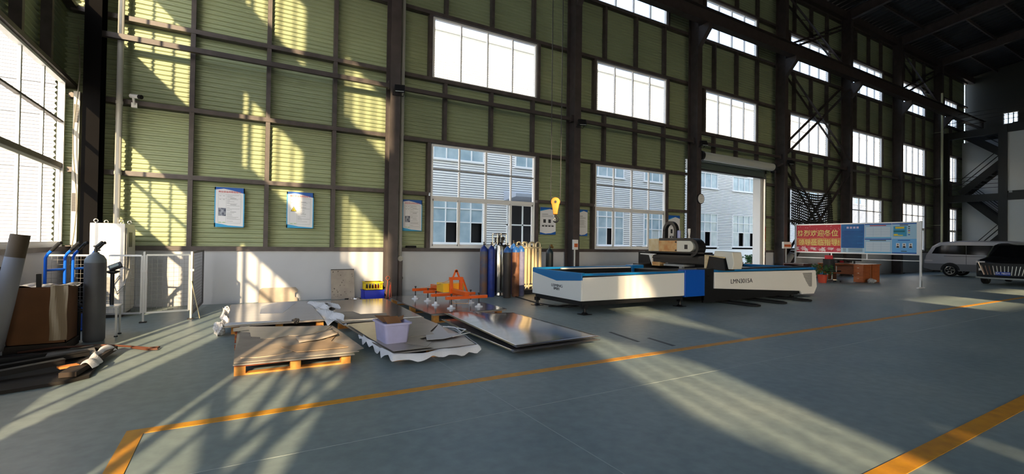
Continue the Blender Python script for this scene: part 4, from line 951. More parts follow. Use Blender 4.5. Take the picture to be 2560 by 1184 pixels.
crate(2.76, 3.26, 11.9, 12.28, 0.0, 0.245, mat('crate_blue', (24, 48, 190), 0.4), 'solid blue plastic crate on the floor by the column', False)
crate(2.79, 3.22, 11.92, 12.25, 0.25, 0.2, mat('crate_yellow', (244, 214, 30), 0.4), 'openwork yellow plastic crate standing on the blue one', True)
for k, (x, m_) in enumerate(((2.89, 'grey_offcut'), (2.99, 'brown_offcut'), (3.09, 'dark_offcut'))):
    b = MB(); b.obox((x, 12.08, 0.325), (0.07, 0.18, 0.09), (0.1, 0.1 * k, 0.15 * k)); tag(b.build('metal_offcut', mat(m_, (60 + 40 * k, 56, 50), 0.5, metal=0.4)), ('grey', 'brownish', 'dark red')[k] + ' metal offcut inside the yellow crate', 'offcut', 'offcuts in the yellow crate')
o = thing('parts_tray', 'shallow black tray with a few bright parts beside the blue crate', 'tray', (2.52, 11.95, 0))
b = MB(); b.box(2.33, 2.7, 11.8, 12.1, 0, 0.012); b.box(2.33, 2.7, 11.8, 11.812, 0.012, 0.05); b.box(2.33, 2.7, 12.088, 12.1, 0.012, 0.05); b.box(2.33, 2.342, 11.8, 12.1, 0.012, 0.05); b.box(2.688, 2.7, 11.8, 12.1, 0.012, 0.05); b.build('tray_body', BLACK, o)
for k in range(4):
    b = MB(); b.obox((2.42 + 0.065 * k, 11.92 + 0.03 * (k % 2), 0.04), (0.05, 0.08, 0.04), (0.2, 0.3, 0.5 * k)); tag(b.build('metal_part', mat('bright_part', (200, 190, 180), 0.3, metal=0.6)), 'small bright metal part in the black tray', 'metal part', 'metal parts in the black tray')
def rod(p, q, r, m, label, ring=0.0, nm='lifting_tongs'):
    o = thing(nm, label, 'tool', p); b = MB(); b.cyl(p, q, r, 8); b.build('rod', m, o, smooth=True)
    if ring:
        c = Vector(q) + Vector((0, 0, ring)); b = MB(); b.tube([(c[0] + ring * math.cos(2 * PI * k / 16), c[1], c[2] + ring * math.sin(2 * PI * k / 16)) for k in range(16)], 0.009, 6, closed=True); b.build('ring_handle', m, o, smooth=True)
ROD = mat('rusty_rod', (150, 72, 44), 0.5)
rod((3.30, 11.9, 0), (3.36, 11.98, 0.48), 0.011, ROD, 'rusty rod with a ring handle leaning on the column', 0.05)
rod((3.37, 11.84, 0), (3.42, 11.97, 0.36), 0.012, mat('red_rod', (176, 44, 30), 0.4), 'red rod hook leaning on the column')
rod((3.43, 11.85, 0), (3.44, 11.99, 0.42), 0.010, ROD, 'plain rusty rod leaning on the column beside the red one')
# ================================================================ CORNER WITH THE FENCE
o = thing('control_cabinet', 'tall light grey control cabinet with eye bolts behind the mesh fence', 'cabinet', (-2.02, 11.6, 0))
CABM = mat('cabinet_grey', (208, 206, 202), 0.4); CABS = mat('cabinet_olive_shade', (176, 172, 150), 0.45)
b = MB(); b.box(-2.29, -1.79, 11.15, 12.1, 0.06, 1.74); b.build('cabinet_body', CABM, o, bevel=0.01)
b = MB(); b.box(-2.26, -1.82, 11.18, 12.07, 0, 0.06); b.build('cabinet_base', BLACK, o)
b = MB(); b.box(-1.79, -1.77, 11.2, 12.05, 0.1, 1.66); d = b.build('cabinet_door', CABM, o, bevel=0.006)
b = MB(); b.box(-1.77, -1.765, 11.4, 11.7, 1.3, 1.58); b.build('display_window', DKGREY, d)
b = MB(); b.box(-1.77, -1.755, 11.26, 11.29, 0.9, 1.05); b.build('door_handle', CHROME, d)
b = MB(); b.box(-2.15, -1.95, 11.145, 11.151, 0.3, 0.75); b.build('vent_grille', GREYP, o)
for x in (-2.22, -1.86):
    for y in (11.22, 12.0):
        b = MB(); b.tube([(x + 0.03 * math.cos(2 * PI * k / 12), y, 1.785 + 0.03 * math.sin(2 * PI * k / 12)) for k in range(12)], 0.008, 6, closed=True); b.cyl((x, y, 1.735), (x, y, 1.76), 0.012, 8); b.build('eye_bolt', CHROME, o, smooth=True)
b = MB(); b.tube([(-1.75, 11.3, 1.15), (-1.74, 11.28, 0.9), (-1.78, 11.12, 0.6), (-1.9, 11.1, 0.45), (-1.95, 11.1, 0.62), (-1.85, 11.11, 0.78)], 0.012, 6); b.build('cabinet_cable', GREYP, o, smooth=True)

def fence_panel(p, q, z0, z1, label, m, mesh_m, step=0.075):
    o = thing('mesh_fence_panel', label, 'fence panel', (p[0], p[1], 0)); P, Q = Vector((p[0], p[1], 0)), Vector((q[0], q[1], 0)); L = (Q - P).length; d = (Q - P) / L
    b = MB()
    for z in (z0, z1): b.bar(P + Vector((0, 0, z)), Q + Vector((0, 0, z)), 0.03, 0.03)
    for e in (P, Q): b.bar(e + Vector((0, 0, z0)), e + Vector((0, 0, z1)), 0.03, 0.03)
    b.build('panel_frame', m, o)
    b = MB(); n = int(L / step); k2 = int((z1 - z0) / step)
    for k in range(1, n): a = P + d * (L * k / n); b.bar(a + Vector((0, 0, z0)), a + Vector((0, 0, z1)), 0.003, 0.003)
    for k in range(1, k2):
        z = z0 + (z1 - z0) * k / k2; b.bar(P + Vector((0, 0, z)), Q + Vector((0, 0, z)), 0.003, 0.003)
    b.build('wire_mesh', mesh_m, o)
    return o
WIRE = mat('mesh_wire', (128, 128, 128), 0.5)
GALV = mat('galvanised_tube', (190, 192, 192), 0.35, metal=0.5)
fence_panel((-2.72, 10.6), (-1.417, 10.322), 0.17, 1.17, 'wire mesh fence panel in front of the grey cabinet', GALV, WIRE)
o = fence_panel((-1.355, 10.325), (-0.737, 10.416), 0.17, 1.18, 'narrow wire mesh fence panel beside the cabinet', GALV, WIRE)
o = fence_panel((-0.69, 10.44), (-0.62, 12.2), 0.1, 1.22, 'dark wire mesh fence panel running to the plinth', DKGREY, DKGREY, 0.06)
for (x, y, lb) in ((-1.385, 10.32, 'fence post with a base plate between the two mesh panels'), (-0.705, 10.42, 'fence post at the corner of the mesh fence')):
    o = thing('fence_post', lb, 'post', (x, y, 0)); b = MB(); b.bar((x, y, 0.01), (x, y, 1.24), 0.028, 0.028); b.build('post_tube', GALV, o)
    b = MB(); b.box(x - 0.05, x + 0.05, y - 0.05, y + 0.05, 0, 0.02); b.build('post_foot', BLACK, o)
    b = MB(); b.box(x - 0.04, x + 0.04, y - 0.02, y + 0.02, 0.88, 0.92); b.build('hinge', GALV, o)
b = MB(); b.bar((-0.565, 10.42, 0.01), (-0.70, 10.37, 0.70), 0.05, 0.012, up=(1, 0, 0)); tag(b.build('wooden_lath', mat('pale_lath', (226, 214, 176), 0.6)), 'pale wooden lath leaning on the corner fence post', 'lath')

o = gas_cylinder(-1.735, 8.80, 0.125, 1.30, CGY, mat('cylinder_grey_top', (112, 118, 122), 0.5), 'big grey gas cylinder standing in the shade before the fence')
b = MB(); b.bar((-1.735, 8.8, 1.34), (-1.66, 8.76, 1.42), 0.03, 0.02); b.build('valve_handle', BLACK, o)
BTR = mat('trolley_blue', (16, 96, 214), 0.35)
def hand_truck(x, y, rz, label):
    o = thing('hand_truck', label, 'hand truck', (x, y, 0), R(rz), world=False)
    for s in (-1, 1):
        b = MB(); b.tube([(s * 0.16, 0, 0.2), (s * 0.16, 0.0, 1.16), (s * 0.16, -0.03, 1.22), (s * 0.16, -0.09, 1.28)], 0.02, 10); b.build('upright_tube', BTR, o, smooth=True)
        b = MB(); b.tube([(s * 0.16, -0.085, 1.275), (s * 0.16, -0.19, 1.385), (s * 0.16, -0.22, 1.39)], 0.025, 10); b.build('handle_grip', RUBBER, o, smooth=True)
        b = MB(); b.lathe([(0.03, -0.02), (0.11, -0.02), (0.12, 0.0), (0.11, 0.03), (0.03, 0.03)], (s * 0.2, 0.08, 0.12), 20, 'X'); b.build('wheel', RUBBER, o, smooth=True)
    b = MB()
    for z in (0.35, 0.98): b.cyl((-0.16, 0, z), (0.16, 0, z), 0.018, 10)
    b.cyl((-0.2, 0.08, 0.12), (0.2, 0.08, 0.12), 0.012, 8); b.build('cross_tube', BTR, o, smooth=True)
    b = MB(); b.box(-0.17, 0.17, -0.2, 0.02, 0.02, 0.03); b.box(-0.17, 0.17, 0.0, 0.02, 0.02, 0.25); b.build('toe_plate', BTR, o)
hand_truck(-2.36, 9.62, 62, 'blue hand truck with black grips between the carton and the fence')
hand_truck(-2.13, 9.98, 60, 'second blue hand truck half hidden by the grey gas cylinder')

o = thing('pole_scale', 'platform scale with a black pole and tilted display beside the grey gas cylinder', 'scale', (-1.6, 9.14, 0))
b = MB(); b.box(-1.85, -1.50, 9.0, 9.32, 0.435, 0.46); b.build('scale_plate', mat('plate_grey', (216, 216, 214), 0.3), o, bevel=0.005)
for x, y in ((-1.53, 9.03), (-1.82, 9.03), (-1.53, 9.29), (-1.82, 9.29)):
    b = MB(); b.bar((x, y, 0.015), (x, y, 0.435), 0.026, 0.026); l = b.build('leg', GALV, o); b = MB(); b.lathe([(0.025, 0), (0.022, 0.015)], (x, y, 0), 10); b.build('rubber_foot', RUBBER, l)
b = MB(); b.cyl((-1.615, 9.2, 0.46), (-1.615, 9.2, 0.97), 0.026, 12); b.build('pole', BLACK, o, smooth=True)
b = MB(); b.lathe([(0.03, 0.93), (0.085, 0.955), (0.085, 0.975), (0.03, 0.985)], (-1.61, 9.18, 0), 16); b.build('pole_plate', BLACK, o)
b = MB(); b.obox((-1.575, 9.16, 1.04), (0.16, 0.05, 0.09), (R(-38), R(-25), 0)); b.build('display', DKGREY, o, bevel=0.006)
b = MB(); b.obox((-1.585, 9.13, 1.052), (0.11, 0.006, 0.05), (R(-38), R(-25), 0)); b.build('display_screen', mat('lcd_grey', (150, 156, 140), 0.3), o)

# open carton with plastic lining
CARTOND = mat('shaded_cardboard', (112, 72, 42), 0.85, var=0.2, scale=4)  # carton brown darkened, the corner's shade put into its colour
o = thing('cardboard_box', 'big brown cardboard box lined with plastic in the dark corner', 'box', (-2.17, 8.45, 0))
b = MB()
for (x0, x1, y0, y1) in ((-2.46, -1.90, 8.23, 8.24), (-2.46, -1.90, 8.72, 8.73), (-2.46, -2.45, 8.23, 8.73), (-1.91, -1.90, 8.23, 8.73)): b.box(x0, x1, y0, y1, 0.1, 0.83)
b.box(-2.46, -1.9, 8.23, 8.73, 0.1, 0.11); b.build('box_shell', CARTOND, o)
b = MB(); b.grid(lambda u, v: (-2.06 + 0.17 * u + 0.004 * math.sin(9 * v), 8.222 - 0.006 * math.sin(7 * u + 3 * v), 0.14 + 0.71 * v), 8, 16); b.build('plastic_lining', mat('clear_plastic', (150, 132, 108), 0.25), o, solid=0.002)
b = MB(); b.grid(lambda u, v: (-2.44 + 0.6 * u, 8.225 + 0.5 * v, 0.83 + 0.03 * math.sin(9 * u) * math.sin(8 * v + 1)), 14, 10); b.build('plastic_cover', mat('clear_plastic', (150, 132, 108), 0.25), o, solid=0.002)
b = MB(); b.box(-2.48, -1.88, 8.21, 8.75, 0.0, 0.1); b.build('box_pallet', mat('dark_wood', (52, 40, 32), 0.8), o)
# cardboard tubes leaning in the corner
def tube_open(p, q, r, m, label, wrap=None):
    o = thing('cardboard_tube', label, 'tube', (p[0], p[1], 0)); P, Q = Vector(p), Vector(q); b = MB(); b.tube([P, Q], r, 24, caps=False); b.build('tube_wall', m, o, smooth=True, solid=0.012)
    if wrap:
        b = MB(); b.tube([P + (Q - P) * t for t in wrap], [r * 1.1, r * 1.14, r * 1.06], 20, caps=False); b.build('plastic_wrap', mat('shaded_wrap', (150, 150, 154), 0.6), o, smooth=True, solid=0.004)  # white wrap greyed to carry the shade of the corner
    return o
tube_open((-2.49, 7.95, 0.11), (-2.29, 8.02, 1.5), 0.085, mat('tube_board', (96, 80, 60), 0.7), 'thick cardboard tube wrapped in white plastic, leaning by the sunny window', (0.0, 0.4, 0.8))
b = MB(); b.bar((-2.62, 8.2, 0.02), (-2.52, 8.16, 1.1), 0.05, 0.03); tag(b.build('wooden_lath', mat('dark_wood', (52, 40, 32), 0.8)), 'dark wooden batten leaning beside the wrapped cardboard tube', 'lath')
b = MB(); b.bar((-2.18, 8.32, 0.12), (-2.19, 8.3, 1.0), 0.05, 0.02); tag(b.build('wooden_lath', BLACK), 'black stick standing upright in the cardboard box', 'stick')
# scrap on the floor
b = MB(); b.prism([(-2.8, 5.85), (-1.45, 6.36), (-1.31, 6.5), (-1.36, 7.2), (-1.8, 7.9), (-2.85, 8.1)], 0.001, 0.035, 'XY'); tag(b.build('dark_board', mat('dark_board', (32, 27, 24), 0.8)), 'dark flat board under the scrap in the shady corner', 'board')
b = MB(); b.bar((-1.47, 6.45, 0.07), (-1.36, 7.75, 0.07), 0.14, 0.05); tag(b.build('wooden_beam', mat('dark_wood', (52, 40, 32), 0.8)), 'dark wooden beam under the torn grey paper', 'beam')
b = MB(); b.grid(lambda u, v: (-1.43 + 0.10 * u + 0.02 * math.sin(23 * v) * u + 0.03 * math.sin(9 * v) * u, 6.72 + 1.05 * v, 0.105 + 0.03 * math.sin(PI * u) + 0.012 * math.sin(17 * v) - 0.05 * u * u), 8, 30)
tag(b.build('torn_paper', PAPERW, solid=0.003), 'torn strip of grey white paper lying on the dark beam', 'paper')
b = MB(); b.obox((-1.54, 6.78, 0.09), (0.16, 0.1, 0.02), (0, 0, 0.5)); tag(b.build('plank_offcut', mat('raw_plank', (226, 140, 70), 0.7)), 'small sunlit orange plank end in the scrap pile', 'plank')
for k, (p, q, lb) in enumerate((((-2.7, 6.3, 0.06), (-1.6, 6.9, 0.12), 'long dark profile bar nearest the camera in the scrap pile'), ((-2.6, 6.8, 0.06), (-1.5, 7.4, 0.1), 'dark profile bar in the middle of the scrap pile'),
                                ((-2.6, 7.35, 0.06), (-1.46, 7.75, 0.08), 'dark profile bar at the back of the scrap pile'))):
    b = MB(); b.bar(p, q, 0.05, 0.05); b.bar(Vector(p) + Vector((0, 0, 0.03)), Vector(q) + Vector((0, 0, 0.03)), 0.09, 0.01); tag(b.build('steel_profile', mat('dark_profile', (40, 38, 38), 0.5, metal=0.4)), lb, 'steel profile')
b = MB(); b.tube([(-2.3, 8.05, 0.05), (-1.98, 8.2, 0.05), (-1.55, 8.2, 0.04), (-1.38, 8.14, 0.03), (-1.22, 8.05, 0.02), (-0.98, 7.82, 0.02), (-0.87, 7.83, 0.02), (-0.88, 7.70, 0.02), (-0.98, 7.72, 0.02), (-1.18, 7.95, 0.02)], 0.013, 8)
tag(b.build('rubber_hose', mat('hose_brown', (92, 52, 34), 0.6), smooth=True), 'brown hose with a looped end running from the scrap to the sunlight', 'hose')
b = MB(); b.prism([(-1.9, 7.55), (-1.55, 7.86), (-1.44, 7.42), (-1.86, 7.3)], 0.1, 0.108, 'XY'); tag(b.build('grey_board', mat('grey_board', (120, 118, 116), 0.7)), 'grey board lying on the scrap behind the torn paper', 'board')
b = MB(); 
for k in range(4): b.tube([(-1.93 + 0.07 * math.cos(2 * PI * j / 14 + k), 8.95 + 0.07 * math.sin(2 * PI * j / 14), 0.45 + 0.03 * k + 0.03 * math.sin(2 * PI * j / 14)) for j in range(14)], 0.009, 6, closed=True)
b.cyl((-1.93, 8.95, 0), (-1.93, 8.95, 0.5), 0.02, 8); tag(b.build('hose_reel', RUBBER, smooth=True), 'small stand with coiled black hose between the box and the grey cylinder', 'hose reel')

# ================================================================ CRANE HOOK
HX, HY = 5.17, 7.2
o = thing('crane_hook_block', 'orange crane hook block hanging on two wire ropes', 'crane hook', (HX, HY, 1.95))
a = R(-36); ux, uy = math.cos(a), math.sin(a)
prof = [(0.085 * math.sin(t) , 2.265 + 0.085 * math.cos(t)) for t in [R(-125 + 10 * k) for k in range(26)]] + [(0.045, 2.08), (0.04, 2.03), (-0.04, 2.03), (-0.045, 2.08)]
def disc(hw):
    b = MB(); n = len(prof); vs = []
    for s in (-hw, hw): vs += [(HX + ux * u - uy * s, HY + uy * u + ux * s, z) for u, z in prof]
    b.add(vs, [tuple(reversed(range(n))), tuple(range(n, 2 * n))] + [(i, (i + 1) % n, n + (i + 1) % n, n + i) for i in range(n)]); return b
disc(0.06).build('hook_housing', mat('hook_orange', (240, 150, 20), 0.4), o, bevel=0.01)
b = MB(); b.cyl((HX + uy * 0.075, HY - ux * 0.075, 2.265), (HX - uy * 0.075, HY + ux * 0.075, 2.265), 0.024, 14); b.build('sheave_pin', BLACK, o, smooth=True)
b = MB(); hk = [(0.0, 2.04), (0.0, 1.99)] + [(0.0 + 0.048 * math.sin(t), 1.935 + 0.048 * math.cos(t)) for t in [R(15 + 24 * k) for k in range(10)]]
b.tube([(HX + ux * u, HY + uy * u, z) for u, z in hk], [0.016, 0.018, 0.018] + [0.02] * 5 + [0.018, 0.015, 0.012, 0.008], 10); b.build('hook', BLACK, o, smooth=True)
b = MB(); b.tube([(HX + ux * 0.02, HY + uy * 0.02, 1.985), (HX - ux * 0.045, HY - uy * 0.045, 1.93)], 0.006, 6); b.build('safety_latch', CHROME, o)
for s in (-1, 1):
    b = MB(); b.cyl((HX + ux * 0.088 * s, HY + uy * 0.088 * s, 2.26), (HX + ux * 0.105 * s, HY + uy * 0.105 * s, 9.9), 0.008, 8); b.build('wire_rope', BLACK, o, smooth=True)
cb = thing('crane_bridge', 'dark crane bridge girder spanning the hall above the hook', 'crane bridge', (HX, -5.5, 10), kind='structure')
b = MB(); b.box(HX + 0.35, HX + 0.75, -22.4, 11.75, 10.2, 10.75); b.build('bridge_girder', STEEL, cb)
b = MB(); b.box(HX - 0.35, HX + 0.4, HY - 0.4, HY + 0.4, 9.85, 10.2); b.build('hoist_trolley', STEEL, cb)

# ================================================================ BLACK NET
b = MB()
def netf(u, v):
    x = 21.95 + 3.6 * u; z = 4.22 - 0.12 * math.sin(PI * u) - 0.1 * u - (1.75 + 0.1 * math.sin(5 * u)) * v
    return (x, 12.04 + 0.05 * math.sin(9 * u + 2 * v) + 0.025 * math.sin(21 * u) - 0.03 * v, z + 0.05 * math.sin(7 * u + 1))
b.grid(netf, 48, 24, uv=True); tag(b.build('safety_net', NET, smooth=True), 'black netting with small holes hung on the braces above the notice board', 'net')
# ================================================================ NOTICE BOARD
BX = 22.0; BL, BR = 11.88, 7.34      # runs along Y; the red end is by the wall
ALU = mat('board_aluminium', (222, 224, 228), 0.3, metal=0.3)
o = thing('notice_board', 'long free standing notice board with a red welcome panel and blue panels', 'notice board', (BX, (BL + BR) / 2, 0))
ZB, ZTp = 1.27, 2.46
for y in (BL, BR):
    b = MB(); b.box(BX - 0.03, BX + 0.03, y - 0.03, y + 0.03, 0.03, 2.52); b.build('upright_post', ALU, o)
for y in (BL, BR):
    b = MB(); b.prism([(BX - 0.3, 0.0), (BX - 0.3, 0.03), (BX - 0.05, 0.05), (BX - 0.035, 0.3), (BX + 0.035, 0.3), (BX + 0.05, 0.05), (BX + 0.3, 0.03), (BX + 0.3, 0)], y - 0.03, y + 0.03, 'XZ'); b.build('board_foot', ALU, o)
b = MB(); b.box(BX - 0.025, BX + 0.025, BR, BL, ZTp, ZTp + 0.04); b.box(BX - 0.025, BX + 0.025, BR, BL, ZB - 0.04, ZB); b.box(BX - 0.02, BX + 0.02, BR, BL, 1.0, 1.03)
for f in (0.33, 0.62): y = BL + (BR - BL) * f; b.box(BX - 0.02, BX + 0.02, y - 0.02, y + 0.02, 1.03, ZB - 0.04)
b.build('board_rail', ALU, o)
b = MB(); b.box(BX - 0.015, BX + 0.015, BR, BL, ZB, ZTp); b.build('board_core', ALU, o)
XF = BX - 0.016
# panel edges along Y, read off the panel widths
YA, Y1, Y2, Y3, Y4 = BL - 0.05, 10.02, 9.16, 8.24, BR + 0.12
def rect(name, m, y0, y1, z0, z1, lift=0.002, par=None):
    b = MB(); b.box(XF - lift, XF - lift + 0.0015, min(y0, y1), max(y0, y1), z0, z1); return b.build(name, m, par or o)
REDP = mat('banner_red', (206, 36, 58), 0.5)
p = rect('welcome_panel', REDP, YA, Y1, ZB + 0.01, ZTp - 0.01)
p.active_material = None or p.active_material
rect('golden_glow_band', mat('banner_amber', (226, 150, 84), 0.5, rgb2=(214, 84, 66), scale=3), YA, Y1, ZB + 0.28, ZB + 0.62, 0.003)
ym = (YA + Y1) / 2
text('热烈欢迎各位', 0.30, (XF - 0.006, ym + 0.03, ZB + 0.80), FACE_W, GOLDT, 'welcome_lettering', o, sx=0.94, bold=0.004)
text('领导莅临指导!', 0.30, (XF - 0.006, ym - 0.02, ZB + 0.40), FACE_W, GOLDT, 'welcome_lettering', o, sx=0.90, bold=0.004)
rnd = random.Random(5)
for k in range(15):
    y = YA - 0.08 - k * (YA - Y1 - 0.16) / 14; z = ZB + 0.10 + 0.07 * rnd.random(); b = MB(); r_ = 0.07 + 0.05 * rnd.random(); n = 18
    b.prism([(y + r_ * (1 + 0.28 * math.cos(6 * 2 * PI * j / n)) * math.cos(2 * PI * j / n), max(ZB + 0.012, z + r_ * 0.8 * (1 + 0.28 * math.cos(6 * 2 * PI * j / n)) * math.sin(2 * PI * j / n))) for j in range(n)], XF - 0.0045 - 0.0003 * k, XF - 0.0035, 'YZ')
    b.build('printed_flower', mat('flower_%d' % (k % 3), ((244, 222, 220), (214, 70, 96), (238, 180, 184))[k % 3], 0.5), o)
b = MB()
for k in range(26): y, z = rnd.uniform(Y1 + 0.05, YA - 0.05), ZB + rnd.uniform(0.55, 1.15); b.box(XF - 0.004, XF - 0.003, y - 0.012, y + 0.012, z - 0.008, z + 0.008)
b.build('printed_petals', mat('flower_0', (244, 222, 220), 0.5), o)
# blue text panel
rect('blue_text_panel', mat('panel_blue', (30, 120, 190), 0.5, rgb2=(24, 96, 170), scale=1.2), Y1 - 0.01, Y2, ZB + 0.01, ZTp - 0.01)
rect('panel_pale_foot', mat('panel_pale', (176, 208, 230), 0.5), Y1 - 0.01, Y2, ZB + 0.01, ZB + 0.2, 0.003)
b = MB()
for k in range(4): y = Y1 - 0.26 - 0.12 * k; b.box(XF - 0.004, XF - 0.003, y - 0.04, y + 0.04, ZTp - 0.19, ZTp - 0.11)
b.build('printed_heading', mat('heading_pale', (206, 196, 222), 0.5), o)
b = MB(); 
for k in range(22):
    z = ZTp - 0.3 - 0.033 * k; b.box(XF - 0.004, XF - 0.003, Y2 + 0.05 + 0.2 * rnd.random() * (k % 4 == 3), Y1 - 0.06 - 0.05 * (k % 4 == 0), z, z + 0.012)
b.build('printed_text_lines', mat('panel_ink', (20, 66, 130), 0.6), o)
b = MB()
for k in range(4): b.box(XF - 0.0045, XF - 0.0035, Y2 + 0.06, Y1 - 0.28, ZB + 0.05 + 0.035 * k, ZB + 0.062 + 0.035 * k); b.box(XF - 0.0045, XF - 0.0035, Y1 - 0.2, Y1 - 0.08, ZB + 0.05 + 0.035 * k, ZB + 0.062 + 0.035 * k)
b.build('printed_footer_lines', PRINT, o)
ZM = (ZB + ZTp) / 2
def light_panel(y0, y1, z0, z1, title):
    rect('pale_blue_panel', mat('panel_light', (164, 204, 232), 0.5), y0, y1, z0, z1)
    rect('printed_wave', PBLUE, y0, y1, z1 - 0.045, z1, 0.003); rect('printed_wave', PSKY, y0, y1, z0, z0 + 0.035, 0.003)
    rect('white_table', mat('panel_white', (206, 222, 238), 0.5), y0 - 0.05, y1 + 0.05, z0 + 0.06, z1 - 0.13, 0.003)
    b = MB(); b.box(XF - 0.005, XF - 0.004, y1 + 0.18, y0 - 0.18, z1 - 0.09, z1 - 0.06); b.build('printed_heading', title, o)
    b = MB(); 
    for k in range(1, 4): z = z0 + 0.06 + (z1 - z0 - 0.19) * k / 4; b.box(XF - 0.005, XF - 0.004, y1 + 0.07, y0 - 0.07, z, z + 0.005)
    for f in (0.33, 0.62): y = y0 + (y1 - y0) * f; b.box(XF - 0.005, XF - 0.004, y - 0.003, y + 0.003, z0 + 0.07, z1 - 0.14)
    b.build('printed_table_lines', mat('panel_grey', (150, 176, 204), 0.6), o)
light_panel(Y2 - 0.01, Y3, ZM, ZTp - 0.01, PRED); light_panel(Y2 - 0.01, Y3, ZB + 0.01, ZM - 0.01, PRINT)
# upper chart panel and staff panel
rect('pale_blue_panel', mat('panel_light', (164, 204, 232), 0.5), Y3 - 0.01, Y4, ZM, ZTp - 0.01); rect('printed_wave', PBLUE, Y3 - 0.01, Y4, ZTp - 0.05, ZTp - 0.01, 0.003)
rect('chart_ground', mat('chart_blue', (60, 156, 200), 0.5), Y3 - 0.06, Y3 - 0.48, ZM + 0.08, ZTp - 0.13, 0.003)
for (a, e, z, h_, m_) in ((0.12, 0.4, ZTp - 0.22, 0.07, PYEL), (0.06, 0.42, ZTp - 0.36, 0.07, mat('chart_teal', (16, 110, 130), 0.5)), (0.07, 0.2, ZM + 0.1, 0.07, PYEL), (0.2, 0.36, ZM + 0.1, 0.03, PYEL)): rect('chart_block', m_, Y3 - a, Y3 - e, z, z + h_, 0.0045)
for k, m_ in enumerate((PRINT, PRINT, PRED, PYEL, PBLUE)): rect('chart_label', m_, Y3 - 0.52, Y3 - 0.58, ZTp - 0.17 - 0.075 * k, ZTp - 0.14 - 0.075 * k, 0.0045)
rect('printed_heading', PRINT, Y3 - 0.26, Y4 + 0.26, ZTp - 0.1, ZTp - 0.07, 0.004)
rect('staff_panel', mat('panel_sky', (110, 178, 236), 0.5), Y3 - 0.01, Y4, ZB + 0.01, ZM - 0.01); rect('printed_wave', PBLUE, Y3 - 0.01, Y4, ZB + 0.01, ZB + 0.055, 0.003)
rect('printed_heading', PBLUE, Y3 - 0.2, Y4 + 0.2, ZM - 0.09, ZM - 0.06, 0.004); rect('printed_caption', PRINT, Y3 - 0.3, Y4 + 0.3, ZB + 0.09, ZB + 0.115, 0.004)
for k in range(3):
    y = Y3 - 0.2 - 0.2 * k; z = ZB + 0.32
    rect('portrait_ground', PWHITE, y + 0.055, y - 0.055, z - 0.09, z + 0.09, 0.003)
    b = MB(); b.prism([(y - 0.045, z - 0.085), (y + 0.045, z - 0.085), (y + 0.035, z - 0.02), (y - 0.035, z - 0.02)], XF - 0.006, XF - 0.0045, 'YZ'); b.build('portrait_suit', PRINT, o)
    b = MB(); b.prism([(y + 0.026 * math.cos(2 * PI * j / 14), z + 0.018 + 0.034 * math.sin(2 * PI * j / 14)) for j in range(14)], XF - 0.0065, XF - 0.0048, 'YZ'); b.build('portrait_face', mat('print_skin', (216, 178, 156), 0.6), o)
    b = MB(); b.prism([(y + 0.03 * math.cos(PI * j / 8), z + 0.03 + 0.032 * math.sin(PI * j / 8)) for j in range(9)], XF - 0.007, XF - 0.005, 'YZ'); b.build('portrait_hair', BLACK, o)

# ================================================================ DESKS, CHAIR, PLANT BEHIND THE BOARD
DESKW = mat('desk_cherry', (168, 92, 46), 0.4, rgb2=(146, 76, 38), scale=4, stretch=(1, 1, 6)); DKRED = mat('desk_mahogany', (66, 30, 30), 0.35)
o = thing('office_desk', 'cherry wood office desk with drawers behind the notice board', 'desk', (23.1, 10.4, 0))
b = MB(); b.box(22.72, 23.42, 9.48, 11.3, 0.74, 0.78); b.build('desk_top', DESKW, o, bevel=0.004)
b = MB(); b.box(22.76, 23.4, 9.5, 9.88, 0.02, 0.74); d = b.build('drawer_pedestal', DESKW, o)
for k in range(3):
    b = MB(); b.box(22.745, 22.76, 9.515, 9.865, 0.06 + 0.225 * k, 0.27 + 0.225 * k); q = b.build('drawer', DESKW, o, bevel=0.003)
    b = MB(); b.box(22.735, 22.745, 9.66, 9.73, 0.17 + 0.225 * k, 0.185 + 0.225 * k); b.build('drawer_handle', CHROME, q)
b = MB(); b.box(22.76, 23.4, 11.26, 11.3, 0.0, 0.74); b.box(23.36, 23.4, 9.88, 11.26, 0.3, 0.74); b.build('modesty_panel', DESKW, o)
o = thing('office_desk', 'second cherry wood desk standing back to back with the first', 'desk', (23.9, 10.4, 0))
b = MB(); b.box(23.5, 24.25, 9.46, 11.3, 0.74, 0.78); b.build('desk_top', DESKW, o); 
for y in (9.5, 11.2): b = MB(); b.box(23.54, 24.2, y, y + 0.05, 0, 0.74); b.build('side_panel', DESKW, o)
o = thing('office_desk', 'dark mahogany desk by the junction box column', 'desk', (21.2, 11.4, 0))
b = MB(); b.box(20.9, 21.6, 10.95, 11.85, 0.72, 0.76); b.build('desk_top', DKRED, o); b = MB(); b.box(21.5, 21.54, 11.0, 11.8, 0.2, 0.72); b.build('modesty_panel', DKRED, o)
for y in (10.97, 11.79): b = MB(); b.box(20.92, 21.58, y, y + 0.04, 0, 0.72); b.build('side_panel', DKRED, o)
def monitor(x, y, label):
    o = thing('monitor', label, 'monitor', (x, y, 0.78)); b = MB(); b.box(x - 0.02, x + 0.02, y - 0.28, y + 0.28, 0.9, 1.22); b.build('screen', BLACK, o, bevel=0.006)
    b = MB(); b.box(x + 0.02, x + 0.05, y - 0.03, y + 0.03, 0.79, 1.05); b.box(x - 0.06, x + 0.12, y - 0.12, y + 0.12, 0.78, 0.79); b.build('monitor_stand', BLACK, o)
monitor(23.2, 10.75, 'black monitor on the far half of the cherry desk'); monitor(23.2, 10.05, 'black monitor above the desk drawers')
b = MB(); b.box(22.8, 22.95, 10.1, 10.5, 0.78, 0.8); tag(b.build('keyboard', BLACK), 'black keyboard on the cherry desk', 'keyboard')
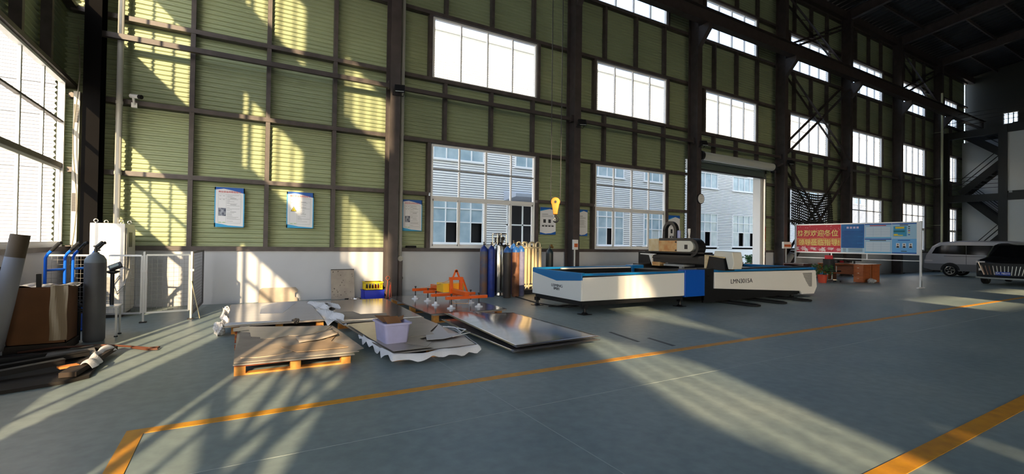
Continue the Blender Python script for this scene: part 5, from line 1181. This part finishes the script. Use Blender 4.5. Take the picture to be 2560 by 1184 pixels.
b = MB(); b.prism([(9.62, 0.781), (9.9, 0.781), (9.9, 0.79), (9.62, 0.79)], 22.8, 23.0, 'YZ'); tag(b.build('paper_sheet', PWHITE), 'white paper on the desk corner', 'paper')
o = thing('office_chair', 'black mesh office chair with a red headrest at the cherry desk', 'chair', (22.2, 10.45, 0))
b = MB(); b.grid(lambda u, v: (21.95 + 0.06 * math.sin(PI * u) - 0.04 * v, 10.22 + 0.46 * u, 0.5 + 0.48 * v), 8, 8); b.build('backrest', BLACK, o, solid=0.03)
b = MB(); b.grid(lambda u, v: (21.9 + 0.03 * math.sin(PI * u), 10.3 + 0.3 * u, 0.98 + 0.16 * v), 6, 4); b.build('headrest', mat('headrest_red', (196, 40, 52), 0.6), o, solid=0.05)
b = MB(); b.box(21.98, 22.45, 10.2, 10.7, 0.42, 0.5); b.build('seat', BLACK, o, bevel=0.03)
for s in (10.19, 10.71): b = MB(); b.tube([(22.0, s, 0.45), (22.0, s, 0.68), (22.3, s, 0.68)], 0.018, 8); b.build('armrest', CHROME, o, smooth=True)
b = MB(); b.cyl((22.2, 10.45, 0.1), (22.2, 10.45, 0.42), 0.03, 10); b.build('gas_lift', CHROME, o)
for k in range(5):
    t = 2 * PI * k / 5; b = MB(); b.bar((22.2, 10.45, 0.1), (22.2 + 0.3 * math.cos(t), 10.45 + 0.3 * math.sin(t), 0.07), 0.04, 0.03); l = b.build('base_leg', CHROME, o)
    b = MB(); b.lathe([(0.03, -0.02), (0.03, 0.02)], (22.2 + 0.3 * math.cos(t), 10.45 + 0.3 * math.sin(t), 0.031), 12, 'Y'); b.build('caster', BLACK, l)
LEAF = mat('plant_leaf', (52, 104, 44), 0.5, rgb2=(36, 76, 34), scale=9)
def plant(x, y, z, r, h, potm, label, n=90, seed=1, ph=0.3, long_pot=0):
    o = thing('potted_plant', label, 'plant', (x, y, z)); rn = random.Random(seed); b = MB()
    if long_pot: b.box(x - long_pot, x + long_pot, y - 0.15, y + 0.15, z, z + ph)
    else: b.lathe([(r * 0.42, z), (r * 0.55, z + ph), (r * 0.58, z + ph), (r * 0.5, z + ph - 0.02), (r * 0.5, z + ph - 0.04)], (x, y, 0), 20)
    b.build('pot', potm, o, smooth=not long_pot)
    b = MB()
    for k in range(n):
        t = rn.uniform(0, 2 * PI); d = r * rn.random() ** 0.6; cx_ = x + (rn.uniform(-long_pot, long_pot) if long_pot else d * math.cos(t)); cy_ = y + (rn.uniform(-0.2, 0.2) if long_pot else d * math.sin(t)); cz = z + ph + h * rn.random() ** 0.8
        L, W = rn.uniform(0.08, 0.16) * (1.6 if long_pot else 1), rn.uniform(0.025, 0.05) * (1.6 if long_pot else 1); m = Euler((rn.uniform(-0.8, 0.8), rn.uniform(-0.8, 0.8), t)).to_matrix()
        b.add([Vector((cx_, cy_, cz)) + m @ Vector(q) for q in ((0, 0, 0), (L * 0.5, W, 0.01), (L, 0, -0.02), (L * 0.5, -W, 0.01))], [(0, 1, 2, 3)])
    b.build('foliage', LEAF, o)
plant(21.1, 10.3, 0, 0.34, 0.38, mat('pot_red', (178, 62, 40), 0.5), 'bushy green plant in a red pot at the end of the cutting machine', 150, 2, 0.34)
o = thing('water_bottle', 'blue water bottle standing on the floor beside the red plant pot', 'bottle', (21.72, 10.62, 0))
b = MB(); b.lathe([(0.12, 0), (0.135, 0.02), (0.135, 0.33), (0.05, 0.4), (0.04, 0.46)], (21.72, 10.62, 0), 18); b.build('bottle_body', mat('bottle_blue', (60, 130, 190), 0.2), o, smooth=True)
crumple((22.95, 9.3, 0.09), (0.16, 0.13, 0.09), 'crumpled plastic bag at the foot of the cherry desk', mat('grey_bag', (170, 172, 174), 0.4), 6, 'plastic_bag')
o = thing('fire_extinguisher', 'red fire extinguisher against the plinth behind the notice board', 'fire extinguisher', (27.1, 12.2, 0))
b = MB(); b.lathe([(0.08, 0.3), (0.085, 0.32), (0.085, 0.85), (0.03, 0.95)], (27.1, 12.3, 0), 16); b.build('extinguisher_body', PRED, o, smooth=True); b = MB(); b.box(27.07, 27.13, 12.26, 12.34, 0.0, 0.3); b.box(27.05, 27.15, 12.25, 12.35, 0.95, 1.0); b.build('extinguisher_head', BLACK, o)
b = MB(); b.box(21.3, 21.75, 11.9, 12.02, 0, 0.55); tag(b.build('red_case', mat('case_red', (150, 26, 30), 0.5), bevel=0.02), 'red case standing under the wide junction box', 'case')

# ================================================================ VAN AND DARK CAR
def wheel(o, x, y, r, axis, m=RUBBER):
    w_ = 0.1
    def c(z0): return (x, y, r)
    b = MB(); b.lathe([(r * 0.6, -w_), (r * 0.92, -w_), (r, -w_ * 0.7), (r, w_ * 0.7), (r * 0.92, w_), (r * 0.6, w_)], (x, y, r), 28, axis); t = b.build('wheel', RUBBER, o, smooth=True)
    b = MB(); sg = -1
    for k in range(5):
        a0 = 2 * PI * k / 5; p = [(0.05, a0), (r * 0.6, a0 + 0.5)]
        q = [(r_ * math.cos(a_), r_ * math.sin(a_)) for r_, a_ in p]
        if axis == 'X': b.bar((x - w_ - 0.005, y + q[0][0], r + q[0][1]), (x - w_ - 0.005, y + q[1][0], r + q[1][1]), 0.02, 0.05, up=(0, 0.01, 1))
        else: b.bar((x + q[0][0], y - w_ - 0.005, r + q[0][1]), (x + q[1][0], y - w_ - 0.005, r + q[1][1]), 0.02, 0.05)
    b.tube([(x - w_ - 0.004, y + r * 0.62 * math.cos(2 * PI * k / 24), r + r * 0.62 * math.sin(2 * PI * k / 24)) if axis == 'X' else (x + r * 0.62 * math.cos(2 * PI * k / 24), y - w_ - 0.004, r + r * 0.62 * math.sin(2 * PI * k / 24)) for k in range(24)], 0.018, 8, closed=True)
    b.build('wheel_rim', CHROME, t)
SILV = mat('van_silver', (186, 184, 190), 0.3, metal=0.5); CARB = mat('car_black', (22, 22, 25), 0.15, coat=1.0); TINT = mat('tinted_glass', (14, 15, 18), 0.08, spec=0.8)
VX = 33.3
o = thing('van', 'silver passenger van with dark side windows parked behind the notice board', 'van', (VX + 0.9, 8.4, 0))
side = [(10.95, 0.42), (10.98, 0.75), (10.9, 1.1), (10.62, 1.62), (10.3, 1.84), (9.4, 1.93), (7.6, 1.92), (6.9, 1.8), (6.1, 1.15), (5.6, 1.02), (5.45, 0.7), (5.45, 0.4)]
b = MB(); b.prism(side, VX, VX + 1.75, 'YZ'); b.build('van_body', SILV, o, bevel=0.07, smooth=True)
b = MB(); b.prism([(10.98, 0.42), (10.98, 0.68), (5.42, 0.66), (5.42, 0.32), (10.6, 0.3)], VX - 0.012, VX + 0.02, 'YZ'); b.build('lower_cladding', mat('van_grey', (120, 120, 124), 0.4), o)
b = MB(); b.prism([(10.62, 1.22), (10.45, 1.55), (10.2, 1.68), (7.35, 1.68), (7.0, 1.6), (6.75, 1.14)], VX - 0.015, VX + 0.02, 'YZ'); b.build('side_window', TINT, o)
for y in (9.2, 8.05):
    b = MB(); b.box(VX - 0.016, VX + 0.0, y - 0.008, y + 0.008, 0.5, 1.7); b.build('door_seam', mat('van_grey', (120, 120, 124), 0.4), o)
b = MB(); b.box(VX - 0.02, VX, 8.3, 10.1, 1.08, 1.1); b.build('door_track', BLACK, o)
b = MB(); b.box(VX - 0.014, VX, 10.6, 10.95, 0.8, 0.86); b.build('tail_lamp', mat('lamp_pale', (220, 214, 214), 0.3), o)
for y in (9.85, 6.55): 
    b = MB(); b.prism([(y + 0.40 * math.cos(PI * k / 12), 0.34 + 0.40 * math.sin(PI * k / 12)) for k in range(13)], VX - 0.016, VX + 0.1, 'YZ'); b.build('wheel_arch', BLACK, o)
    wheel(o, VX + 0.07, y, 0.33, 'X')
wheel(o, VX + 1.68, 9.85, 0.33, 'X'); wheel(o, VX + 1.68, 6.55, 0.33, 'X')
CX = 27.2
o = thing('dark_car', 'black people carrier with an upright slatted grille and a blue number plate', 'car', (CX + 2.5, 6.3, 0))
prof = [(0.02, 0.28), (0.0, 0.5), (0.05, 0.95), (0.18, 1.06), (1.15, 1.16), (2.0, 1.66), (2.6, 1.78), (4.4, 1.76), (4.95, 1.3), (5.0, 0.5), (4.9, 0.28)]
YL, YR_ = 7.22, 5.34
b = MB(); b.prism([(CX + u, z) for u, z in prof], YR_, YL, 'XZ'); b.build('car_body', CARB, o, bevel=0.09, smooth=True)
b = MB(); b.add([(CX + 1.18, YL - 0.14, 1.19), (CX + 1.98, YL - 0.28, 1.665), (CX + 1.98, YR_ + 0.28, 1.665), (CX + 1.18, YR_ + 0.14, 1.19)], [(0, 1, 2, 3)]); b.build('windscreen', TINT, o, solid=0.02)
b = MB(); b.prism([(CX + 1.5, 1.2), (CX + 2.1, 1.62), (CX + 4.3, 1.64), (CX + 4.7, 1.25)], YL - 0.005, YL + 0.012, 'XZ'); b.build('side_window', TINT, o)
b = MB(); b.prism([(YL - 0.28, 0.42), (YL - 0.12, 0.92), (YR_ + 0.12, 0.92), (YR_ + 0.28, 0.42)], CX - 0.03, CX + 0.08, 'YZ'); b.build('grille_back', BLACK, o)
for k in range(14):
    f = k / 13; y0 = YL - 0.30 - f * (YL - YR_ - 0.6); y1 = YL - 0.16 - f * (YL - YR_ - 0.32)
    b = MB(); b.bar((CX - 0.04, y0, 0.44), (CX - 0.015, y1, 0.9), 0.02, 0.02); b.build('grille_slat', CHROME, o)
b = MB(); b.bar((CX - 0.045, YL - 0.28, 0.42), (CX - 0.02, YL - 0.1, 0.94), 0.025, 0.025); b.bar((CX - 0.045, YR_ + 0.28, 0.42), (CX - 0.02, YR_ + 0.1, 0.94), 0.025, 0.025); b.build('grille_surround', CHROME, o)
b = MB(); b.prism([(YL - 0.02, 0.28), (YL - 0.02, 0.34), (YL - 0.3, 0.33), (YR_ + 0.3, 0.33), (YR_ + 0.02, 0.34), (YR_ + 0.02, 0.28), (YR_ + 0.3, 0.26), (YL - 0.3, 0.26)], CX - 0.06, CX + 0.1, 'YZ'); b.build('bumper_trim', CHROME, o)
for s in (1, -1):
    yc = (YL + YR_) / 2 + s * 0.80
    b = MB(); b.prism([(yc - 0.13, 0.94), (yc + 0.13, 0.92), (yc + 0.13, 0.99), (yc - 0.13, 0.98)], CX + 0.0, CX + 0.12, 'YZ'); b.build('headlamp', mat('lamp_pale', (220, 214, 214), 0.3), o)
b = MB(); b.box(CX - 0.065, CX - 0.05, 6.16, 6.60, 0.43, 0.57); pl_ = b.build('number_plate', mat('plate_blue', (16, 64, 176), 0.4), o)
text('苏K 7802W', 0.115, (CX - 0.068, 6.38, 0.5), FACE_W, PWHITE, 'plate_lettering', pl_, sx=0.78)
for x in (CX + 0.95, CX + 4.0):
    for y in (YL - 0.08, YR_ + 0.08): wheel(o, x, y, 0.33, 'Y')

# ================================================================ STEEL MEZZANINE WITH STAIRS AT THE FAR END
MZ = 41.0
MST = mat('mezzanine_steel', (48, 50, 50), 0.5)
WPAN = mat('far_panel', (226, 230, 230), 0.5)
wr = thing('wall_right', 'pale far gable wall beyond the mezzanine', 'wall', (XE, 0, 0), kind='structure')
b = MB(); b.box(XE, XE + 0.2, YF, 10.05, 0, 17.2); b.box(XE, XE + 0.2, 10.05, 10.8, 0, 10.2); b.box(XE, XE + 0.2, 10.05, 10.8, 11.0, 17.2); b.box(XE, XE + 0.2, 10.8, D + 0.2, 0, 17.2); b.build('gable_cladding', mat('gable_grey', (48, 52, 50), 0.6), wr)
window(10.05, 10.8, 10.2, 11.0, 'mid', y=XE, axis='Y', label='small bright window high in the far gable', bars=[10.3, 10.55], rails=None)
for (y, lb) in ((9.62, 'dark mezzanine column between the stairs and the pale panels'), (12.4, 'dark mezzanine column beside the long wall'), (3.5, 'dark mezzanine column further along the far end'), (-2.5, 'dark mezzanine column at the middle of the far end')):
    b = MB(); b.box(MZ - 0.15, MZ + 0.15, y - 0.2, y + 0.2, 0, 9.2); tag(b.build('steel_column', MST), lb, 'column', kind='structure')
for (z, lb) in ((5.0, 'dark first floor beam and deck of the mezzanine'), (9.2, 'dark upper floor beam and deck of the mezzanine')):
    o = thing('mezzanine_floor', lb, 'floor', (MZ, 5, z - 0.4), kind='structure')
    b = MB(); b.box(MZ - 0.1, MZ + 0.1, -8, 12.4, z - 0.45, z); b.build('floor_beam', MST, o)
    b = MB(); b.box(MZ - 0.12, XE, -8, 9.2, z, z + 0.12); b.box(MZ + 3.2, XE, 9.2, 12.4, z, z + 0.12); b.build('floor_deck', MST, o)
    b = MB()
    for zz in (0.3, 0.55, 0.8, 1.05):
        if z < 6: b.bar((MZ, 9.45, z + 0.1 + zz), (MZ, 12.4, z + 0.1 + zz), 0.03)
        else: b.bar((MZ, -8, z + 0.1 + zz), (MZ, 12.4, z + 0.1 + zz), 0.03)
    b.build('railing', MST, o)
for (z0, z1, lb) in ((0.0, 4.55, 'pale ground floor wall panel under the mezzanine'), (5.12, 8.75, 'pale first floor wall panel above the mezzanine deck')):
    b = MB(); b.box(MZ - 0.05, MZ + 0.05, -8, 9.42, z0, z1); tag(b.build('wall_panel', WPAN), lb, 'wall panel', kind='structure')
o = thing('wall_recess', 'grey rear wall of the stair bay', 'wall', (44.4, 10.8, 0), kind='structure'); b = MB(); b.box(44.4, 44.5, 9.2, 12.5, 0, 9.0); b.build('wall_sheet', WPAN, o)
def stair(z0, z1, ya, yb, x0, label):
    o = thing('steel_staircase', label, 'staircase', (x0, ya, z0)); n = 14
    for x in (x0, x0 + 1.0):
        b = MB(); b.bar((x, ya, z0 + 0.1), (x, yb, z1), 0.02, 0.42); b.build('stringer', MST, o)
        b = MB(); b.bar((x, ya, z0 + 1.0), (x, yb, z1 + 0.95), 0.04, 0.04); b.bar((x, ya, z0 + 0.65), (x, yb, z1 + 0.6), 0.025, 0.025); b.build('handrail', MST, o)
    if yb > ya:
        b = MB(); b.box(x0 - 1.1, x0 + 1.0, ya - 0.9, ya - 0.05, z0 - 0.03, z0 + 0.02); b.build('landing', MST, o)
        for xx in (x0 - 1.05, x0 + 0.95): b = MB(); b.box(xx - 0.04, xx + 0.04, ya - 0.66, ya - 0.58, 0 if z0 < 5 else 5.12, z0); b.build('landing_post', MST, o)
    for k in range(n):
        f = (k + 0.5) / n; y, z = ya + (yb - ya) * f, z0 + (z1 - z0) * f; b = MB(); b.box(x0, x0 + 1.0, y - 0.14, y + 0.14, z, z + 0.03); b.build('stair_tread', MST, o)
stair(0, 2.6, 11.9, 9.7, 42.0, 'lower flight of dark steel stairs at the far end'); stair(2.6, 5.0, 9.7, 11.9, 43.1, 'second flight of dark steel stairs, turning back up to the mezzanine')
stair(5.1, 7.3, 11.9, 9.7, 42.0, 'upper flight of dark steel stairs above the first mezzanine deck'); stair(7.3, 9.2, 9.7, 11.9, 43.1, 'topmost flight of dark steel stairs under the roof')

# ================================================================ OUTSIDE
g = MB(); g.box(-400, 500, -300, 400, -0.3, -0.05); tag(g.build('ground', CONC), 'pale concrete yard outside the hall', 'ground', kind='structure')
NY = 24.0
nb = thing('neighbour_building', 'white ribbed factory building across the yard with tall barred windows', 'building', (20, NY, 0))
wins = [4.0, 9.05, 19.9, 24.95, 30.0, 35.05, 40.1, 45.15, 50.2, 55.2]
wins_up = sorted(wins + [14.24])
b = MB()
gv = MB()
def nrib(x0, x1, z0, z1, pitch=0.133):
    n = max(1, round((z1 - z0) / pitch)); p = (z1 - z0) / n; vs = []
    for i in range(n):
        z = z0 + i * p; vs += [(x, NY + dy, zz) for dy, zz in ((0.05, z), (0.05, z + 0.28 * p), (0.0, z + 0.34 * p), (-0.012, z + p - 0.001)) for x in (x0, x1)]
    b.add(vs, [(2 * i, 2 * i + 1, 2 * i + 3, 2 * i + 2) for i in range(4 * n - 1)])
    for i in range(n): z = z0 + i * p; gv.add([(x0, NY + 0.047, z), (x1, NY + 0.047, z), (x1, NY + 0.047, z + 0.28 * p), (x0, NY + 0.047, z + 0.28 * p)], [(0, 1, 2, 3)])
Lz, Uz, Tz = (1.4, 4.02), (6.0, 7.2), (9.6, 10.8)
x = -12.0; door_ = (13.7, 15.9)
opens = sorted([(a, a + 3.1) for a in wins] + [door_])
for a, e in opens: nrib(x, a, 1.2, Lz[1]); x = e
nrib(x, 90, 1.2, Lz[1]); nrib(-12, 13.7, Lz[1], Uz[0]); nrib(15.9, 90, Lz[1], Uz[0]); nrib(13.7, 15.9, Lz[1], Uz[0])
x = -12.0
for a in wins_up: nrib(x, a, *Uz); x = a + 3.1
nrib(x, 90, *Uz); nrib(-12, 90, Uz[1], 13.0)
b.build('ribbed_wall', SIDING, nb); gv.build('groove_shadow', mat('groove_shadow_grey', (112, 114, 124), 0.7), nb)  # grey strips paint shadow lines into the grooves of the white siding
b = MB(); b.box(-12, 13.7, NY - 0.05, NY + 0.1, -0.05, 1.2); b.box(15.9, 90, NY - 0.05, NY + 0.1, -0.05, 1.2); b.build('rendered_plinth', SIDING, nb)
b = MB(); b.box(-12.1, 90.1, NY - 0.25, NY + 12, 13.0, 13.3); b.build('roof_edge', SIDING, nb)
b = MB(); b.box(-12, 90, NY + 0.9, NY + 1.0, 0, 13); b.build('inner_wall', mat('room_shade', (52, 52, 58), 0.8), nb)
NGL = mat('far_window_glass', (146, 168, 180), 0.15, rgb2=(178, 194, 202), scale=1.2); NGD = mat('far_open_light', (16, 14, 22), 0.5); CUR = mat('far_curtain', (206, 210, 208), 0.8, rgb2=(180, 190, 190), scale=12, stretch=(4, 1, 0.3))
def nwin(a, z0, z1, low, k):
    w0 = nb; f = MB(); t = 0.06
    f.box(a, a + 3.1, NY - 0.06, NY + 0.06, z0, z0 + t); f.box(a, a + 3.1, NY - 0.06, NY + 0.06, z1 - t, z1); f.box(a - 0.1, a + 3.2, NY - 0.12, NY + 0.06, z0 - 0.06, z0)
    for j in range(5): x = a + (3.1 - t) * j / 4; f.box(x + 0.002, x + t - 0.002, NY - 0.05, NY + 0.05, z0 + 0.002, z1 - 0.002)
    if low:
        for z in (3.3, 2.55): f.box(a + 0.01, a + 3.09, NY - 0.042, NY + 0.042, z, z + 0.06)
    fr = f.build('window', WHITE, nb)
    g = MB(); zz = 2.55 if low else z0; g.box(a + t, a + 3.04, NY + 0.0, NY + 0.02, zz, z1 - t); g.build('pane', NGL, fr)
    if low:
        for j in range(4):
            x0, x1 = a + 0.06 + 0.76 * j, a + 0.76 + 0.76 * j; g = MB()
            if k % 5 == 3 and j > 0: g.box(x0, x1, NY + 0.03, NY + 0.05, z0, 3.3); g.build('curtain', CUR, fr)
            elif (j + k) % 2: g.box(x0, x1, NY - 0.03, NY - 0.01, z0 + 0.04, 2.55); g.build('pane', NGL, fr)
            else: g.box(x0, x1, NY + 0.3, NY + 0.32, z0, 2.55); g.build('open_light', NGD, fr)
for k, a in enumerate(wins): nwin(a, *Lz, True, k)
for k, a in enumerate(wins_up): nwin(a, *Uz, False, k)
b = MB(); b.box(13.7, 15.9, NY + 0.0, NY + 0.04, 0, 4.0); d = b.build('glass_door', NGD, nb)
b = MB()
for x in (13.7, 14.75, 15.82): b.box(x, x + 0.08, NY - 0.06, NY + 0.06, 0, 4.0)
b.box(13.7, 15.9, NY - 0.06, NY + 0.06, 2.5, 2.58); b.build('door_frame', WHITE, d)
b = MB(); b.prism([(NY, 3.95), (NY, 4.5), (NY - 1.4, 4.28), (NY - 1.4, 4.1)], 13.5, 16.2, 'YZ'); b.build('door_canopy', mat('canopy_grey', (170, 176, 188), 0.4), nb)
o = thing('door_canopy', 'white ribbed canopy over the roller door outside', 'canopy', (18.5, 13.7, 4.95))
b = MB(); ribs = 60
vs = []
for i in range(ribs * 2 + 1): x = 14.6 + 7.7 * i / (ribs * 2); d = 0.03 * (i % 2); vs += [(x, 12.72, 5.0 + d), (x, 14.5, 5.02 + d)]
b.add(vs, [(2 * i, 2 * i + 1, 2 * i + 3, 2 * i + 2) for i in range(ribs * 2)]); b.build('canopy_sheet', SIDING, o, solid=0.01)
b = MB(); b.box(14.6, 22.3, 14.45, 14.52, 4.96, 5.12); b.box(22.26, 22.32, 12.72, 14.5, 4.97, 5.1); b.build('canopy_edge', SIDING, o)
for k, (x, y) in enumerate(((27.6, 18.9), (29.3, 18.6), (30.9, 18.4))):
    plant(x, y, 0, 0.5, 0.5, mat('pot_terracotta', (186, 104, 66), 0.7), ('leafy hedge in a trough outside the roller door, end by the column', 'leafy hedge in a trough in the middle of the door opening', 'leafy hedge in a trough at the jamb side of the door opening')[k], 260, 30 + k, 0.35, 0.62)
def small_car(x, y, rz, m, label):
    o = thing('parked_car', label, 'car', (x, y, 0), R(rz), world=False); b = MB()
    b.prism([(-2.2, 0.3), (-2.25, 0.75), (-2.0, 0.95), (-1.3, 1.02), (-0.7, 1.42), (0.7, 1.45), (1.6, 1.05), (2.2, 0.92), (2.25, 0.3)], -0.85, 0.85, 'XZ'); b.build('car_body', m, o, bevel=0.08, smooth=True)
    b = MB(); b.prism([(-1.15, 1.02), (-0.65, 1.36), (0.65, 1.38), (1.3, 1.05)], -0.86, 0.86, 'XZ'); b.build('side_window', TINT, o)
    for xx in (-1.4, 1.4):
        for yy in (-0.8, 0.8): b = MB(); b.lathe([(0.31, -0.09), (0.32, 0), (0.31, 0.09)], (xx, yy, 0.32), 20, 'Y'); b.build('wheel', RUBBER, o, smooth=True)
small_car(19.6, 21.0, 8, mat('car_white', (232, 232, 236), 0.25), 'white car parked outside the second window')
# yard beyond the gable window
POLE = mat('pole_grey', (196, 200, 204), 0.5)
o = thing('utility_pole', 'pale utility pole with wires outside the gable window', 'utility pole', (-12.0, 16.0, 0)); b = MB(); b.cyl((-12, 30, 0), (-12, 30, 9.5), 0.12, 10); b.build('pole_shaft', POLE, o)
b = MB()
for z in (8.6, 7.6): b.box(-13.2, -10.8, 29.95, 30.05, z, z + 0.12)
b.build('cross_arm', POLE, o)
b = MB()
for k, z in enumerate((9.3, 8.75, 8.7, 7.75, 7.7, 5.6)): b.tube([(-40, 27 + k * 0.3, z + 0.6), (-25, 28.5, z - 0.3), (-12, 30, z), (-3, 33, z - 0.4)], 0.022, 5)
b.build('overhead_wire', mat('wire_dark', (80, 84, 96), 0.6), o)
for (x0, x1, y0, y1, h_, m_, lb) in ((-46, -20, 36, 50, 5.5, mat('shed_white', (214, 216, 222), 0.6), 'long low white shed far beyond the gable window'), (-24, -14, 33, 35, 2.4, mat('shed_cream', (224, 214, 200), 0.6), 'cream boundary wall beyond the gable window'), (-70, -52, 30, 46, 8.5, mat('shed_grey', (196, 202, 210), 0.6), 'taller pale factory block beyond the gable window')):
    o = thing('distant_building', lb, 'building', ((x0 + x1) / 2, y0, 0)); b = MB(); b.box(x0, x1, y0, y1, -0.05, h_); b.build('building_wall', m_, o); b = MB(); b.box(x0 - 0.3, x1 + 0.3, y0 - 0.3, y1, h_, h_ + 0.3); b.build('roof', SIDING, o)
    for k in range(int((x1 - x0) / 5)):
        b = MB(); b.box(x0 + 1.5 + 5 * k, x0 + 3.6 + 5 * k, y0 - 0.03, y0 + 0.02, h_ * 0.35, h_ * 0.65); b.build('window', NGL, o)
